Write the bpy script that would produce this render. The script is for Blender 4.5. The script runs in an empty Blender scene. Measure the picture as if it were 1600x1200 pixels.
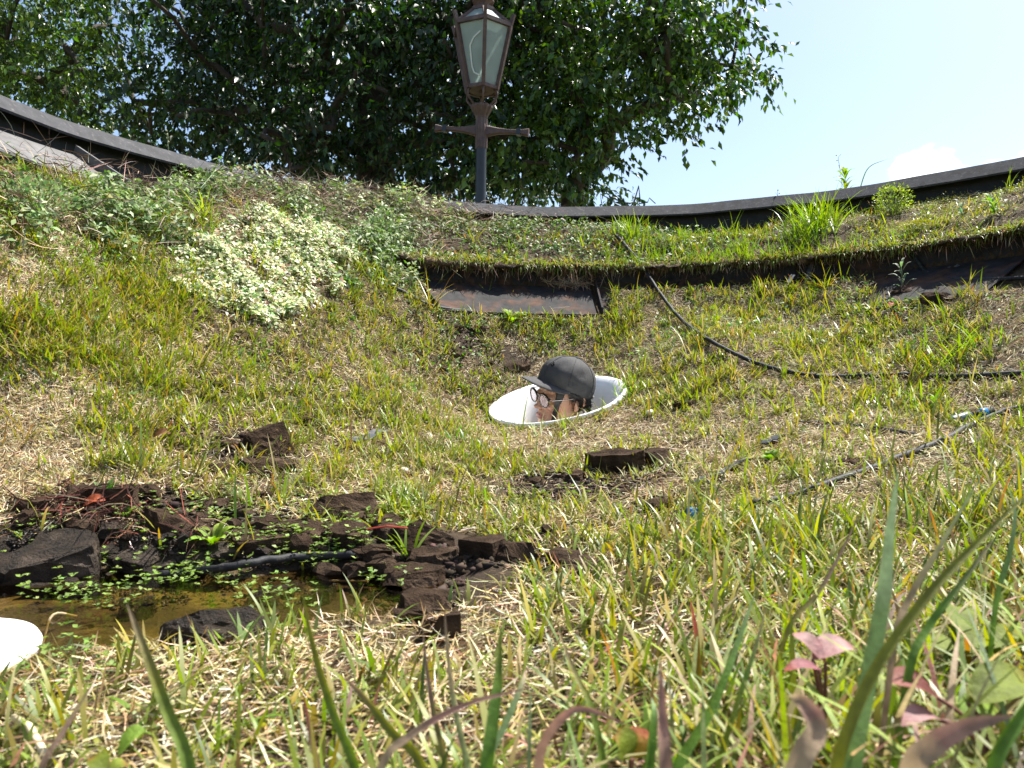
import bpy, bmesh, math, random
import numpy as np
from mathutils import Vector, Matrix, noise

# ------------------------------------------------------------------ camera, sky, sun, exposure
SC = bpy.context.scene
COL = SC.collection
F = 1156.0                      # focal length in pixels of the 1600 px wide photograph
CZ = 0.50                       # camera height above the world zero
R = math.radians
cam_d = bpy.data.cameras.new('camera')
cam = bpy.data.objects.new('camera', cam_d); COL.objects.link(cam)
cam.location = (0, 0, CZ); cam.rotation_euler = (R(90), 0, 0)
cam_d.sensor_width = 34.6; cam_d.lens = 25.0
cam_d.clip_start = 0.02; cam_d.clip_end = 6000
cam_d.dof.use_dof = True; cam_d.dof.focus_distance = 2.2; cam_d.dof.aperture_fstop = 11.0
SC.camera = cam
SUN = Vector((0.46, 0.33, 0.95)).normalized()
elev = math.asin(SUN.z); azim = math.atan2(SUN.x, SUN.y)
world = bpy.data.worlds.new('World'); SC.world = world; world.use_nodes = True
wn = world.node_tree; wn.nodes.clear()
w_out = wn.nodes.new('ShaderNodeOutputWorld'); w_bg = wn.nodes.new('ShaderNodeBackground')
w_sky = wn.nodes.new('ShaderNodeTexSky'); w_sky.sky_type = 'NISHITA'; w_sky.sun_disc = False
w_sky.sun_elevation = elev; w_sky.sun_rotation = azim
w_sky.air_density = 1.0; w_sky.dust_density = 1.6; w_sky.ozone_density = 1.0
w_bg.inputs['Strength'].default_value = 0.094
# a few soft fair-weather clouds low over the horizon, all the way round
w_geo = wn.nodes.new('ShaderNodeTexCoord')
w_map = wn.nodes.new('ShaderNodeMapping'); w_map.inputs['Scale'].default_value = (1, 1, 2.4)
w_nz = wn.nodes.new('ShaderNodeTexNoise'); w_nz.inputs['Scale'].default_value = 16.0; w_nz.inputs['Detail'].default_value = 7; w_nz.inputs['Roughness'].default_value = 0.55
w_mix = wn.nodes.new('ShaderNodeMix'); w_mix.data_type = 'RGBA'
w_mix.inputs['B'].default_value = (11.5, 11.7, 12.0, 1)
wn.links.new(w_geo.outputs['Generated'], w_map.inputs['Vector'])
wn.links.new(w_map.outputs['Vector'], w_nz.inputs['Vector'])
def w_cloud(u, v, su, sv, prev):
    d = Vector(((u - 800) / F, 1, (600 - v) / F)).normalized()
    sub = wn.nodes.new('ShaderNodeVectorMath'); sub.operation = 'SUBTRACT'; sub.inputs[1].default_value = d
    wn.links.new(w_geo.outputs['Generated'], sub.inputs[0])
    mul = wn.nodes.new('ShaderNodeVectorMath'); mul.operation = 'MULTIPLY'; mul.inputs[1].default_value = (1 / su, 1 / su, 1 / sv)
    wn.links.new(sub.outputs[0], mul.inputs[0])
    ln = wn.nodes.new('ShaderNodeVectorMath'); ln.operation = 'LENGTH'; wn.links.new(mul.outputs[0], ln.inputs[0])
    inv = wn.nodes.new('ShaderNodeMath'); inv.operation = 'SUBTRACT'; inv.inputs[0].default_value = 1.0
    wn.links.new(ln.outputs['Value'], inv.inputs[1])
    if prev is None: return inv
    mx = wn.nodes.new('ShaderNodeMath'); mx.operation = 'MAXIMUM'
    wn.links.new(prev.outputs[0], mx.inputs[0]); wn.links.new(inv.outputs[0], mx.inputs[1])
    return mx
cl = None
for a in ((1445, 280, .060, .046), (1620, 268, .07, .04), (1840, 240, .16, .08), (2300, 330, .2, .1), (-350, 300, .15, .07), (-900, 200, .2, .1)):
    cl = w_cloud(*a, cl)
w_add = wn.nodes.new('ShaderNodeMath'); w_add.operation = 'MULTIPLY_ADD'; w_add.inputs[1].default_value = 1.6
wn.links.new(w_nz.outputs['Fac'], w_add.inputs[0]); wn.links.new(cl.outputs[0], w_add.inputs[2])
w_rmp = wn.nodes.new('ShaderNodeMapRange'); w_rmp.inputs['From Min'].default_value = 1.05; w_rmp.inputs['From Max'].default_value = 1.75
wn.links.new(w_add.outputs[0], w_rmp.inputs['Value'])
wn.links.new(w_rmp.outputs['Result'], w_mix.inputs['Factor'])
wn.links.new(w_sky.outputs['Color'], w_mix.inputs['A'])
wn.links.new(w_mix.outputs['Result'], w_bg.inputs['Color'])
wn.links.new(w_bg.outputs['Background'], w_out.inputs['Surface'])
sun_d = bpy.data.lights.new('sun', 'SUN'); sun_d.energy = 5.0; sun_d.angle = R(0.53); sun_d.color = (1.0, 0.96, 0.88)
sun_o = bpy.data.objects.new('sun', sun_d); COL.objects.link(sun_o)
sun_o.rotation_euler = (-SUN).to_track_quat('-Z', 'Y').to_euler(); sun_o.location = SUN * 20
SC.view_settings.view_transform = 'Standard'; SC.view_settings.look = 'None'
SC.view_settings.exposure = 1.25; SC.view_settings.gamma = 1.0; SC.view_settings.use_curve_mapping = False
SC.cycles.max_bounces = 8; SC.cycles.transparent_max_bounces = 8
try: SC.cycles.use_denoising = True
except Exception: pass

rng = np.random.default_rng(7)
random.seed(7)

# ------------------------------------------------------------------ helpers
def P(u, v, Z): return Vector(((u - 800) / F * Z, Z, CZ + (600 - v) / F * Z))
def link(o, parent=None):
    COL.objects.link(o)
    if parent is not None: o.parent = parent
    return o
def tag(o, label, cat, group=None):
    o['label'] = label; o['category'] = cat
    if group: o['group'] = group
    return o
def kind(o, k, label=None):
    o['kind'] = k
    if label: o['label'] = label
    return o
def empty(name, loc=(0, 0, 0)):
    e = bpy.data.objects.new(name, None); e.location = loc; e.empty_display_size = .05
    return link(e)
def tri_mesh(name, V, T, mat, col=None, parent=None, smooth=False, loc=None):
    """numpy verts (n,3), tris (m,3), optional per-vertex colour (n,3)."""
    me = bpy.data.meshes.new(name)
    V = np.asarray(V, dtype=np.float32); T = np.asarray(T, dtype=np.int32)
    if loc is not None: V = V - np.asarray(loc, dtype=np.float32)
    me.vertices.add(len(V)); me.vertices.foreach_set('co', V.ravel())
    me.loops.add(T.size); me.loops.foreach_set('vertex_index', T.ravel())
    me.polygons.add(len(T)); me.polygons.foreach_set('loop_start', np.arange(len(T), dtype=np.int32) * 3)
    try: me.polygons.foreach_set('loop_total', np.full(len(T), 3, dtype=np.int32))
    except Exception: pass
    if smooth: me.polygons.foreach_set('use_smooth', np.ones(len(T), dtype=bool))
    me.update(calc_edges=True); me.validate()
    if col is not None:
        a = me.color_attributes.new('Col', 'FLOAT_COLOR', 'POINT')
        c = np.ones((len(V), 4), dtype=np.float32); c[:, :3] = col
        a.data.foreach_set('color', c.ravel())
    me.materials.append(mat)
    o = bpy.data.objects.new(name, me)
    if loc is not None: o.location = loc
    return link(o, parent)
def bm_obj(name, bm, mat, parent=None, smooth=False, loc=None):
    me = bpy.data.meshes.new(name)
    bmesh.ops.recalc_face_normals(bm, faces=bm.faces)
    if loc is not None:
        for v in bm.verts: v.co -= Vector(loc)
    bm.to_mesh(me); bm.free()
    if smooth:
        for p in me.polygons: p.use_smooth = True
    me.materials.append(mat)
    o = bpy.data.objects.new(name, me)
    if loc is not None: o.location = loc
    return link(o, parent)
def tube(bm, pts, rads, n=8, caps=True):
    """swept tube along pts in a bmesh."""
    pts = [Vector(p) for p in pts]
    if not hasattr(rads, '__len__'): rads = [rads] * len(pts)
    rings = []; prev = None
    for i, p in enumerate(pts):
        t = (pts[min(i + 1, len(pts) - 1)] - pts[max(i - 1, 0)]).normalized()
        if prev is None:
            a = Vector((0, 0, 1)) if abs(t.z) < .9 else Vector((1, 0, 0))
            x = t.cross(a).normalized()
        else:
            x = (prev - t * prev.dot(t)).normalized()
        prev = x; y = t.cross(x)
        rings.append([bm.verts.new(p + (x * math.cos(2 * math.pi * k / n) + y * math.sin(2 * math.pi * k / n)) * rads[i]) for k in range(n)])
    for a, b in zip(rings, rings[1:]):
        for k in range(n): bm.faces.new((a[k], a[(k + 1) % n], b[(k + 1) % n], b[k]))
    if caps:
        bm.faces.new(rings[0][::-1]); bm.faces.new(rings[-1])
def spline(ctrl, n=8):
    """Catmull-Rom through Vectors."""
    c = [Vector(p) for p in ctrl]; c = [c[0] * 2 - c[1]] + c + [c[-1] * 2 - c[-2]]
    out = []
    for i in range(1, len(c) - 2):
        for k in range(n):
            t = k / n; a, b, d, e = c[i - 1], c[i], c[i + 1], c[i + 2]
            out.append(.5 * ((2 * b) + (d - a) * t + (2 * a - 5 * b + 4 * d - e) * t * t + (3 * b - a - 3 * d + e) * t ** 3))
    out.append(c[-2]); return out
def lathe(bm, prof, n=24, M=Matrix(), flute=None):
    rings = []
    for r, z in prof:
        ring = []
        for k in range(n):
            rr = r * (1 - (flute if (flute and k % 2) else 0))
            a = 2 * math.pi * k / n
            ring.append(bm.verts.new(M @ Vector((rr * math.cos(a), rr * math.sin(a), z))))
        rings.append(ring)
    for a, b in zip(rings, rings[1:]):
        for k in range(n): bm.faces.new((a[k], a[(k + 1) % n], b[(k + 1) % n], b[k]))
    return rings
def box(bm, M, sx, sy, sz):
    return bmesh.ops.create_cube(bm, size=1, matrix=M @ Matrix.Diagonal((sx, sy, sz, 1)))['verts']
def hull_bar(bm, a, b, w, h, up=Vector((0, 0, 1))):
    a, b = Vector(a), Vector(b); t = (b - a).normalized(); x = t.cross(up).normalized(); y = x.cross(t)
    q = []
    for p in (a, b):
        q.append([bm.verts.new(p + x * sx * w / 2 + y * sy * h / 2) for sx, sy in ((-1, -1), (1, -1), (1, 1), (-1, 1))])
    for k in range(4): bm.faces.new((q[0][k], q[0][(k + 1) % 4], q[1][(k + 1) % 4], q[1][k]))
    bm.faces.new(q[0][::-1]); bm.faces.new(q[1])

# ------------------------------------------------------------------ materials
def mat(name, color=(.5, .5, .5), rough=.6, metal=0., spec=.5, attr=False, noise_amt=0., noise_scale=20., bump=0., bump_scale=80., trans=0., subs=0., coat=0., alt=None, alt_scale=6., alt_lo=.45, alt_hi=.6):
    m = bpy.data.materials.new(name); m.use_nodes = True
    nt = m.node_tree; b = nt.nodes['Principled BSDF']; out = nt.nodes['Material Output']
    b.inputs['Base Color'].default_value = (*color, 1); b.inputs['Roughness'].default_value = rough
    b.inputs['Metallic'].default_value = metal; b.inputs['Specular IOR Level'].default_value = spec
    if coat: b.inputs['Coat Weight'].default_value = coat
    src = None
    if attr:
        at = nt.nodes.new('ShaderNodeAttribute'); at.attribute_name = 'Col'; src = at.outputs['Color']
    tc = nt.nodes.new('ShaderNodeTexCoord')
    if alt is not None:
        nz = nt.nodes.new('ShaderNodeTexNoise'); nz.inputs['Scale'].default_value = alt_scale; nz.inputs['Detail'].default_value = 6
        nt.links.new(tc.outputs['Object'], nz.inputs['Vector'])
        mr = nt.nodes.new('ShaderNodeMapRange'); mr.inputs['From Min'].default_value = alt_lo; mr.inputs['From Max'].default_value = alt_hi
        nt.links.new(nz.outputs['Fac'], mr.inputs['Value'])
        mx = nt.nodes.new('ShaderNodeMix'); mx.data_type = 'RGBA'
        nt.links.new(mr.outputs['Result'], mx.inputs['Factor'])
        if src is not None: nt.links.new(src, mx.inputs['A'])
        else: mx.inputs['A'].default_value = (*color, 1)
        mx.inputs['B'].default_value = (*alt, 1); src = mx.outputs['Result']
    if noise_amt:
        nz = nt.nodes.new('ShaderNodeTexNoise'); nz.inputs['Scale'].default_value = noise_scale; nz.inputs['Detail'].default_value = 8
        nt.links.new(tc.outputs['Object'], nz.inputs['Vector'])
        mr = nt.nodes.new('ShaderNodeMapRange'); mr.inputs['From Min'].default_value = .3; mr.inputs['From Max'].default_value = .7
        mr.inputs['To Min'].default_value = 1 - noise_amt; mr.inputs['To Max'].default_value = 1 + noise_amt
        nt.links.new(nz.outputs['Fac'], mr.inputs['Value'])
        ml = nt.nodes.new('ShaderNodeVectorMath'); ml.operation = 'SCALE'
        if src is not None: nt.links.new(src, ml.inputs[0])
        else: ml.inputs[0].default_value = color
        nt.links.new(mr.outputs['Result'], ml.inputs['Scale']); src = ml.outputs['Vector']
    if src is not None: nt.links.new(src, b.inputs['Base Color'])
    if bump:
        nz = nt.nodes.new('ShaderNodeTexNoise'); nz.inputs['Scale'].default_value = bump_scale; nz.inputs['Detail'].default_value = 8; nz.inputs['Roughness'].default_value = .65
        nt.links.new(tc.outputs['Object'], nz.inputs['Vector'])
        bp = nt.nodes.new('ShaderNodeBump'); bp.inputs['Strength'].default_value = 1.0; bp.inputs['Distance'].default_value = bump
        nt.links.new(nz.outputs['Fac'], bp.inputs['Height']); nt.links.new(bp.outputs['Normal'], b.inputs['Normal'])
    if subs:
        b.inputs['Subsurface Weight'].default_value = subs; b.inputs['Subsurface Radius'].default_value = (.012, .004, .002); b.inputs['Subsurface Scale'].default_value = 1.
    if trans:
        tr = nt.nodes.new('ShaderNodeBsdfTranslucent')
        if src is not None:
            hs = nt.nodes.new('ShaderNodeHueSaturation'); hs.inputs['Saturation'].default_value = 1.2; hs.inputs['Value'].default_value = 1.25
            nt.links.new(src, hs.inputs['Color']); nt.links.new(hs.outputs['Color'], tr.inputs['Color'])
        else: tr.inputs['Color'].default_value = (*color, 1)
        ms = nt.nodes.new('ShaderNodeMixShader'); ms.inputs['Fac'].default_value = trans
        nt.links.new(b.outputs['BSDF'], ms.inputs[1]); nt.links.new(tr.outputs['BSDF'], ms.inputs[2])
        nt.links.new(ms.outputs['Shader'], out.inputs['Surface'])
    return m
M_blade = mat('grass_blade', attr=True, rough=.42, spec=.45, trans=.40)
M_fgblade = mat('near_grass_blade', attr=True, rough=.5, spec=.35, trans=.40, noise_amt=.28, noise_scale=130, bump=.0006, bump_scale=400)
M_leaf = mat('leaf', attr=True, rough=.5, spec=.35, trans=.34)
M_broad = mat('broad_leaf', attr=True, rough=.55, spec=.3, trans=.40, noise_amt=.35, noise_scale=90, bump=.0022, bump_scale=110)
M_treeleaf = mat('tree_leaf', attr=True, rough=.36, spec=.45, trans=.30)
M_straw = mat('straw', attr=True, rough=.75, spec=.25, trans=.15)
M_bark = mat('bark', (.05, .038, .03), .9, noise_amt=.4, noise_scale=14, bump=.012, bump_scale=22)
M_twig = mat('twig', attr=True, rough=.85, spec=.2)
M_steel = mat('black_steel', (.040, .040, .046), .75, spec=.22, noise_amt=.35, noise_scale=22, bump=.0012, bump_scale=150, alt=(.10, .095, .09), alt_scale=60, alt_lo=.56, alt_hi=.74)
M_dark = mat('shaded_steel', (.014, .014, .016), .6, spec=.3, noise_amt=.4, noise_scale=20)  # near-black colour paints the shade under the rim flange
M_tray = mat('tray_steel', (.026, .025, .026), .8, spec=.18, noise_amt=.4, noise_scale=30, bump=.0012, bump_scale=130, alt=(.075, .038, .024), alt_scale=12, alt_lo=.47, alt_hi=.66)
M_grey = mat('grey_steel', (.12, .115, .11), .5, noise_amt=.3, noise_scale=25, bump=.001, alt=(.2, .17, .13), alt_scale=30, alt_lo=.6, alt_hi=.75)
M_hose = mat('hose_rubber', (.020, .020, .022), .62, spec=.28, noise_amt=.5, noise_scale=60, bump=.0008, bump_scale=300, alt=(.07, .062, .05), alt_scale=60, alt_lo=.6, alt_hi=.75)
M_blue = mat('blue_plastic', (.01, .17, .48), .35)
M_soil = mat('soil_block', (.060, .039, .026), .95, spec=.08, noise_amt=.45, noise_scale=35, bump=.010, bump_scale=260, alt=(.115, .080, .054), alt_scale=26, alt_lo=.52, alt_hi=.75)
M_wet = mat('wet_soil_block', (.030, .020, .013), .5, spec=.28, noise_amt=.5, noise_scale=40, bump=.009, bump_scale=240, alt=(.075, .055, .04), alt_scale=18, alt_lo=.55, alt_hi=.7)
M_white = mat('white_plastic', (.86, .86, .855), .42, spec=.4, noise_amt=.04, noise_scale=12, alt=(.66, .63, .57), alt_scale=9, alt_lo=.64, alt_hi=.85)
M_lampbrown = mat('rust_brown_paint', (.082, .046, .038), .55, noise_amt=.3, noise_scale=30, bump=.0015, bump_scale=120, alt=(.12, .082, .07), alt_scale=14, alt_lo=.55, alt_hi=.75)
M_lampblack = mat('pole_paint', (.018, .019, .024), .38, noise_amt=.25, noise_scale=25)
# ------------------------------------------------------------------ terrain of the bowl (heights relative to the camera)
BC = np.array((0.41, 1.91))     # centre of the round bowl
RIM = 2.29
WATER = -0.302
ctrl = []
def cp(u, v, Z): ctrl.append(((u - 800) / F * Z, Z, (600 - v) / F * Z))
for u, v, Z in ((800, 1200, .50), (800, 1080, .66), (800, 1000, .80), (800, 850, 1.28), (800, 750, 1.80), (600, 700, 1.95), (600, 600, 2.38), (600, 520, 2.75),
                (450, 850, 1.22), (450, 760, 1.55), (450, 650, 1.95), (400, 560, 2.2), (380, 480, 2.35), (400, 380, 2.65), (400, 300, 3.05),
                (100, 1200, .52), (100, 1060, .72), (250, 960, .95), (100, 880, 1.14), (100, 800, 1.30), (100, 700, 1.50), (100, 600, 1.66), (100, 500, 1.84), (100, 400, 2.05), (100, 288, 2.35), (60, 238, 2.55),
                (-300, 900, 1.1), (-300, 500, 1.5), (-300, 200, 1.9), (-600, 700, 1.0), (-800, 300, 1.3),
                (1100, 1200, .48), (1100, 950, .86), (1100, 800, 1.40), (1100, 700, 1.95), (1150, 600, 2.40), (1100, 530, 2.80),
                (1500, 1200, .44), (1500, 950, .84), (1500, 800, 1.22), (1500, 700, 1.58), (1500, 600, 2.05), (1500, 500, 2.42), (1900, 900, .9), (1900, 600, 1.7), (1900, 420, 2.1), (2300, 600, 1.5)):
    cp(u, v, Z)
# around the sunk ring: one tilted plane
RC = np.array(P(871, 625, 2.63)); RC[2] -= CZ
RN = np.array((-.19, -.27, .94)); RN /= np.linalg.norm(RN)
for dx, dy in ((-.3, 0), (.3, 0), (0, .3), (0, -.3), (0, 0)):
    ctrl.append((RC[0] + dx, RC[1] + dy, RC[2] - (RN[0] * dx + RN[1] * dy) / RN[2] - .004))
for a in (0, 18, 36, 54, 72, 90, 108, 124):
    for r, z in ((1.33, .31), (1.62, .55), (1.9, .725 if a < 76 else .735), (2.2, (.835 if a < 60 else .80) if a < 76 else (.875 if a < 115 else .925)), (2.6, 1.0)):
        ctrl.append((BC[0] + r * math.cos(R(a)), BC[1] + r * math.sin(R(a)), z))
for a in (140, 156, 172, 190):
    for r, z in ((2.0, .76 if a < 145 else .66), (2.2, .78 if a < 145 else .70), (2.6, 1.05)):
        ctrl.append((BC[0] + r * math.cos(R(a)), BC[1] + r * math.sin(R(a)), z))
for x, y, z in ((-1.2, .1, -.2), (0, .05, -.25), (0, -.6, -.22), (1.2, .1, -.12), (-1.5, -1, -.2), (1.5, -1, -.1)):
    ctrl.append((x, y, z))
# white disc lying at the lower left, cut by the frame
R2C = np.array((-.664, .806, -.302)); R2N = np.array((-.03, -.05, 1.)); R2N /= np.linalg.norm(R2N)
CT = np.array(ctrl)
def tps(d2): return np.where(d2 > 0, .5 * d2 * np.log(np.maximum(d2, 1e-12)), 0.)
n = len(CT); d2 = ((CT[:, None, :2] - CT[None, :, :2]) ** 2).sum(-1)
A = np.zeros((n + 3, n + 3)); A[:n, :n] = tps(d2) + np.eye(n) * .004
A[:n, n] = 1; A[:n, n + 1:] = CT[:, :2]; A[n, :n] = 1; A[n + 1:, :n] = CT[:, :2].T
TW = np.linalg.solve(A, np.concatenate([CT[:, 2], np.zeros(3)]))
def vnoise(x, y, s, seed=0):
    """cheap value noise, -1..1"""
    x = np.asarray(x) * s + seed * 17.3; y = np.asarray(y) * s - seed * 9.1
    xi = np.floor(x).astype(np.int64); yi = np.floor(y).astype(np.int64); fx = x - xi; fy = y - yi
    fx = fx * fx * (3 - 2 * fx); fy = fy * fy * (3 - 2 * fy)
    def h(i, j):
        k = (i * 374761393 + j * 668265263 + seed * 69069) & 0x7fffffff
        k = ((k ^ (k >> 13)) * 1274126177) & 0x7fffffff
        return ((k ^ (k >> 16)) & 0xffff) / 32767.5 - 1
    return (h(xi, yi) * (1 - fx) + h(xi + 1, yi) * fx) * (1 - fy) + (h(xi, yi + 1) * (1 - fx) + h(xi + 1, yi + 1) * fx) * fy
def sstep(a, b, x): t = np.clip((x - a) / (b - a), 0, 1); return t * t * (3 - 2 * t)
def polar(x, y): dx = x - BC[0]; dy = y - BC[1]; return np.hypot(dx, dy), np.degrees(np.arctan2(dy, dx)) % 360
def puddle_w(x, y): 
    e = ((x + .62) / .52) ** 2 + ((y - 1.00 - .08 * (x + .62)) / .19) ** 2
    return 1 - sstep(.55, 1.5, e + .35 * vnoise(x, y, 9, 3))
def G(x, y, fine=True):
    x = np.asarray(x, dtype=float); y = np.asarray(y, dtype=float); sh = x.shape; x = x.ravel(); y = y.ravel()
    z = np.empty(len(x))
    for i in range(0, len(x), 20000):
        s = slice(i, i + 20000)
        dd = (x[s, None] - CT[None, :, 0]) ** 2 + (y[s, None] - CT[None, :, 1]) ** 2
        z[s] = tps(dd) @ TW[:n] + TW[n] + TW[n + 1] * x[s] + TW[n + 2] * y[s]
    r, a = polar(x, y)
    # lower planting step: a sheet steel tray let into the bank
    w = sstep(8, 12, a) * (1 - sstep(121, 125, a))
    tr = np.interp(r, (1.28, 1.335, 1.60, 1.615), (.30, .285, .44, .50))
    rs_ = 1.29 + .185 * sstep(43, 47, a + 3 * vnoise(x, y, 6, 90)) * (1 - sstep(87, 90, a + 2 * vnoise(x, y, 6, 91))) + .012 * vnoise(x, y, 14, 92)
    carve = w * sstep(rs_, rs_ + .05, r) * (1 - sstep(1.60, 1.63, r))
    z = z * (1 - carve) + np.minimum(z, tr) * carve
    # upper tray at the left end
    w2 = sstep(157, 159, a) * (1 - sstep(196, 200, a)) * sstep(1.93, 1.97, r)
    z = z - w2 * .14
    dw = 1 - sstep(.13, .20, np.hypot(x - R2C[0], y - R2C[1])); z = z * (1 - dw) + np.minimum(z, R2C[2] - .035) * dw
    pw = puddle_w(x, y)
    z = z * (1 - pw) + np.minimum(z, WATER - .02) * pw
    if fine:
        rough = .010 + .012 * sstep(1.6, 1.7, r) + .006 * (sstep(0, 1, 1 - ((x + .5) / .7) ** 2 - ((y - 1.2) / .4) ** 2))
        z = z + rough * (vnoise(x, y, 7, 1) * .6 + vnoise(x, y, 19, 2) * .35 + vnoise(x, y, 45, 4) * .18) * (1 - .6 * pw)
    return z.reshape(sh)
def project(x, y, zrel): return 800 + F * x / np.maximum(y, .05), 600 - F * zrel / np.maximum(y, .05)
def hit(u, v, zmin=.35, zmax=4.4):
    """first point of the ground seen at a photograph pixel"""
    Z = np.linspace(zmin, zmax, 700); x = (u - 800) / F * Z; zr = (600 - v) / F * Z
    g = G(x, Z); k = np.argmax(zr < g)
    if not (zr < g).any(): k = len(Z) - 1
    return Vector((x[k], Z[k], CZ + g[k]))
def gz(x, y): return CZ + float(G(np.array([x]), np.array([y]))[0])
def gnormal(x, y, e=.06):
    q = G(np.array([x - e, x + e, x, x]), np.array([y, y, y - e, y + e]), fine=False)
    return Vector((-(q[1] - q[0]) / (2 * e), -(q[3] - q[2]) / (2 * e), 1)).normalized()
def gnormals(x, y, e=.05):
    gx = (G(x + e, y, False) - G(x - e, y, False)) / (2 * e); gy = (G(x, y + e, False) - G(x, y - e, False)) / (2 * e)
    nn = np.stack([-gx, -gy, np.ones_like(gx)], -1); return nn / np.linalg.norm(nn, axis=-1, keepdims=True)
def blob(u, v, cu, cv, ru, rv): return np.exp(-((u - cu) / ru) ** 2 - ((v - cv) / rv) ** 2)
def inpoly(u, v, poly):
    c = np.zeros(np.shape(u), bool); j = len(poly) - 1
    for i in range(len(poly)):
        (xi, yi), (xj, yj) = poly[i], poly[j]
        c ^= ((yi > v) != (yj > v)) & (u < (xj - xi) * (v - yi) / (yj - yi + 1e-9) + xi); j = i
    return c
def ring_r(x, y, z, C, N):
    d = np.stack([x - C[0], y - C[1], z - C[2]], -1); h = d @ N
    return np.sqrt(np.maximum((d ** 2).sum(-1) - h ** 2, 0))

# zone weights of the surface, all functions of the place on the ground
def wet_w(x, y):
    e = ((x + .58) / .62) ** 2 + ((y - 1.11) / .28) ** 2
    return 1 - sstep(.6, 1.35, e + .45 * vnoise(x, y, 6, 5))
def soil_w(x, y):                                           # bare crumbled patches in the lawn
    w = 0
    for u, v, ru, rv in SOILSPOTS: w = np.maximum(w, np.exp(-(((x - u[0]) / ru) ** 2 + ((y - u[1]) / rv) ** 2) ** 1.5))
    return w
SOILSPOTS = []
for u, v, ru, rv in ((900, 760, .22, .16), (1000, 725, .12, .10), (640, 880, .16, .10), (720, 530, .08, .06), (400, 715, .12, .10), (1040, 790, .1, .07), (800, 565, .1, .06), (800, 850, .12, .05), (1420, 470, .2, .12)):
    h = hit(u, v); SOILSPOTS.append(((h.x, h.y), v, ru, rv))

# ------------------------------------------------------------------ ground sheets
gx = np.arange(-2.9, 3.4, .0165); gy = np.arange(-1.4, 4.35, .0165)
X, Y = np.meshgrid(gx, gy); Zg = G(X.ravel(), Y.ravel()).reshape(X.shape)
rr, aa = polar(X, Y)
Vn = np.stack([X, Y, Zg + CZ], -1).reshape(-1, 3)
idx = np.arange(X.size).reshape(X.shape)
q00, q10, q11, q01 = idx[:-1, :-1].ravel(), idx[:-1, 1:].ravel(), idx[1:, 1:].ravel(), idx[1:, :-1].ravel()
rv_ = rr.ravel(); rd1 = ring_r(Vn[:, 0], Vn[:, 1], Vn[:, 2] - CZ, RC, RN); rd2 = ring_r(Vn[:, 0], Vn[:, 1], Vn[:, 2] - CZ, R2C, R2N)
okv = ((rv_ < 2.285) | ((Vn[:, 1] < 1.2) & (Vn[:, 1] < 1.91))) & (rd1 > .226)
ok = okv[q00] & okv[q10] & okv[q11] & okv[q01]
T = np.concatenate([np.stack([q00, q10, q11], -1)[ok], np.stack([q00, q11, q01], -1)[ok]])
used = np.unique(T); remap = -np.ones(X.size, np.int64); remap[used] = np.arange(len(used))
x_, y_ = Vn[used, 0], Vn[used, 1]
wet = wet_w(x_, y_); soil = soil_w(x_, y_); bank = np.maximum(sstep(1.40, 1.62, rv_[used]) * sstep(1.2, 1.9, y_) * (1 - sstep(124, 142, aa.ravel()[used])), sstep(1.7, 1.95, rv_[used]) * (y_ > 1.6))
moss = sstep(1.55, 1.7, rv_[used]) * np.exp(-(((aa.ravel()[used]) - 46) / 16.) ** 2) * sstep(-.1, .5, vnoise(x_, y_, 8, 8) + .3 * vnoise(x_, y_, 30, 9))
c = np.tile(np.array((.080, .056, .031)), (len(used), 1)) * (1 + .25 * vnoise(x_, y_, 25, 6) + .2 * vnoise(x_, y_, 70, 7))[:, None]  # soil darkened so gaps between the blades read as shade
def mixc(c, col, w): return c * (1 - w[:, None]) + np.array(col) * w[:, None]
c = mixc(c, (.052, .033, .021), np.clip(bank * .9, 0, 1)); c = mixc(c, (.055, .038, .026), np.clip(soil * 1.3, 0, 1))
c = mixc(c, (.14, .115, .022), moss * .8)
c = mixc(c, (.045, .031, .020), wet); 
pud = puddle_w(x_, y_); c = mixc(c, (.15, .110, .045), pud * sstep(-.3, .4, vnoise(x_, y_, 10, 12) + .5 * vnoise(x_, y_, 33, 13)))
M_ground = mat('lawn_soil', attr=True, rough=.95, spec=.2, noise_amt=.4, noise_scale=60, bump=.008, bump_scale=120)
lawn = kind(tri_mesh('lawn_ground', Vn[used], remap[T], M_ground, c, smooth=True), 'structure', 'hollow grassed slope of the bowl around the sunk white ring')
# puddle water
M_water = bpy.data.materials.new('puddle_water'); M_water.use_nodes = True
nt = M_water.node_tree; b = nt.nodes['Principled BSDF']
nt.nodes.remove(b)
tr_ = nt.nodes.new('ShaderNodeBsdfTransparent'); tr_.inputs['Color'].default_value = (.80, .72, .48, 1)
gs_ = nt.nodes.new('ShaderNodeBsdfGlossy'); gs_.inputs['Roughness'].default_value = .04
fr_ = nt.nodes.new('ShaderNodeFresnel'); fr_.inputs['IOR'].default_value = 1.33; mx_ = nt.nodes.new('ShaderNodeMixShader')
nz = nt.nodes.new('ShaderNodeTexNoise'); nz.inputs['Scale'].default_value = 34; nz.inputs['Detail'].default_value = 4; tc = nt.nodes.new('ShaderNodeTexCoord'); nt.links.new(tc.outputs['Object'], nz.inputs['Vector'])
bp = nt.nodes.new('ShaderNodeBump'); bp.inputs['Distance'].default_value = .0022; bp.inputs['Strength'].default_value = .6; nt.links.new(nz.outputs['Fac'], bp.inputs['Height'])
nt.links.new(bp.outputs['Normal'], gs_.inputs['Normal']); nt.links.new(bp.outputs['Normal'], fr_.inputs['Normal'])
nt.links.new(fr_.outputs['Fac'], mx_.inputs['Fac']); nt.links.new(tr_.outputs['BSDF'], mx_.inputs[1]); nt.links.new(gs_.outputs['BSDF'], mx_.inputs[2])
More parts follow.
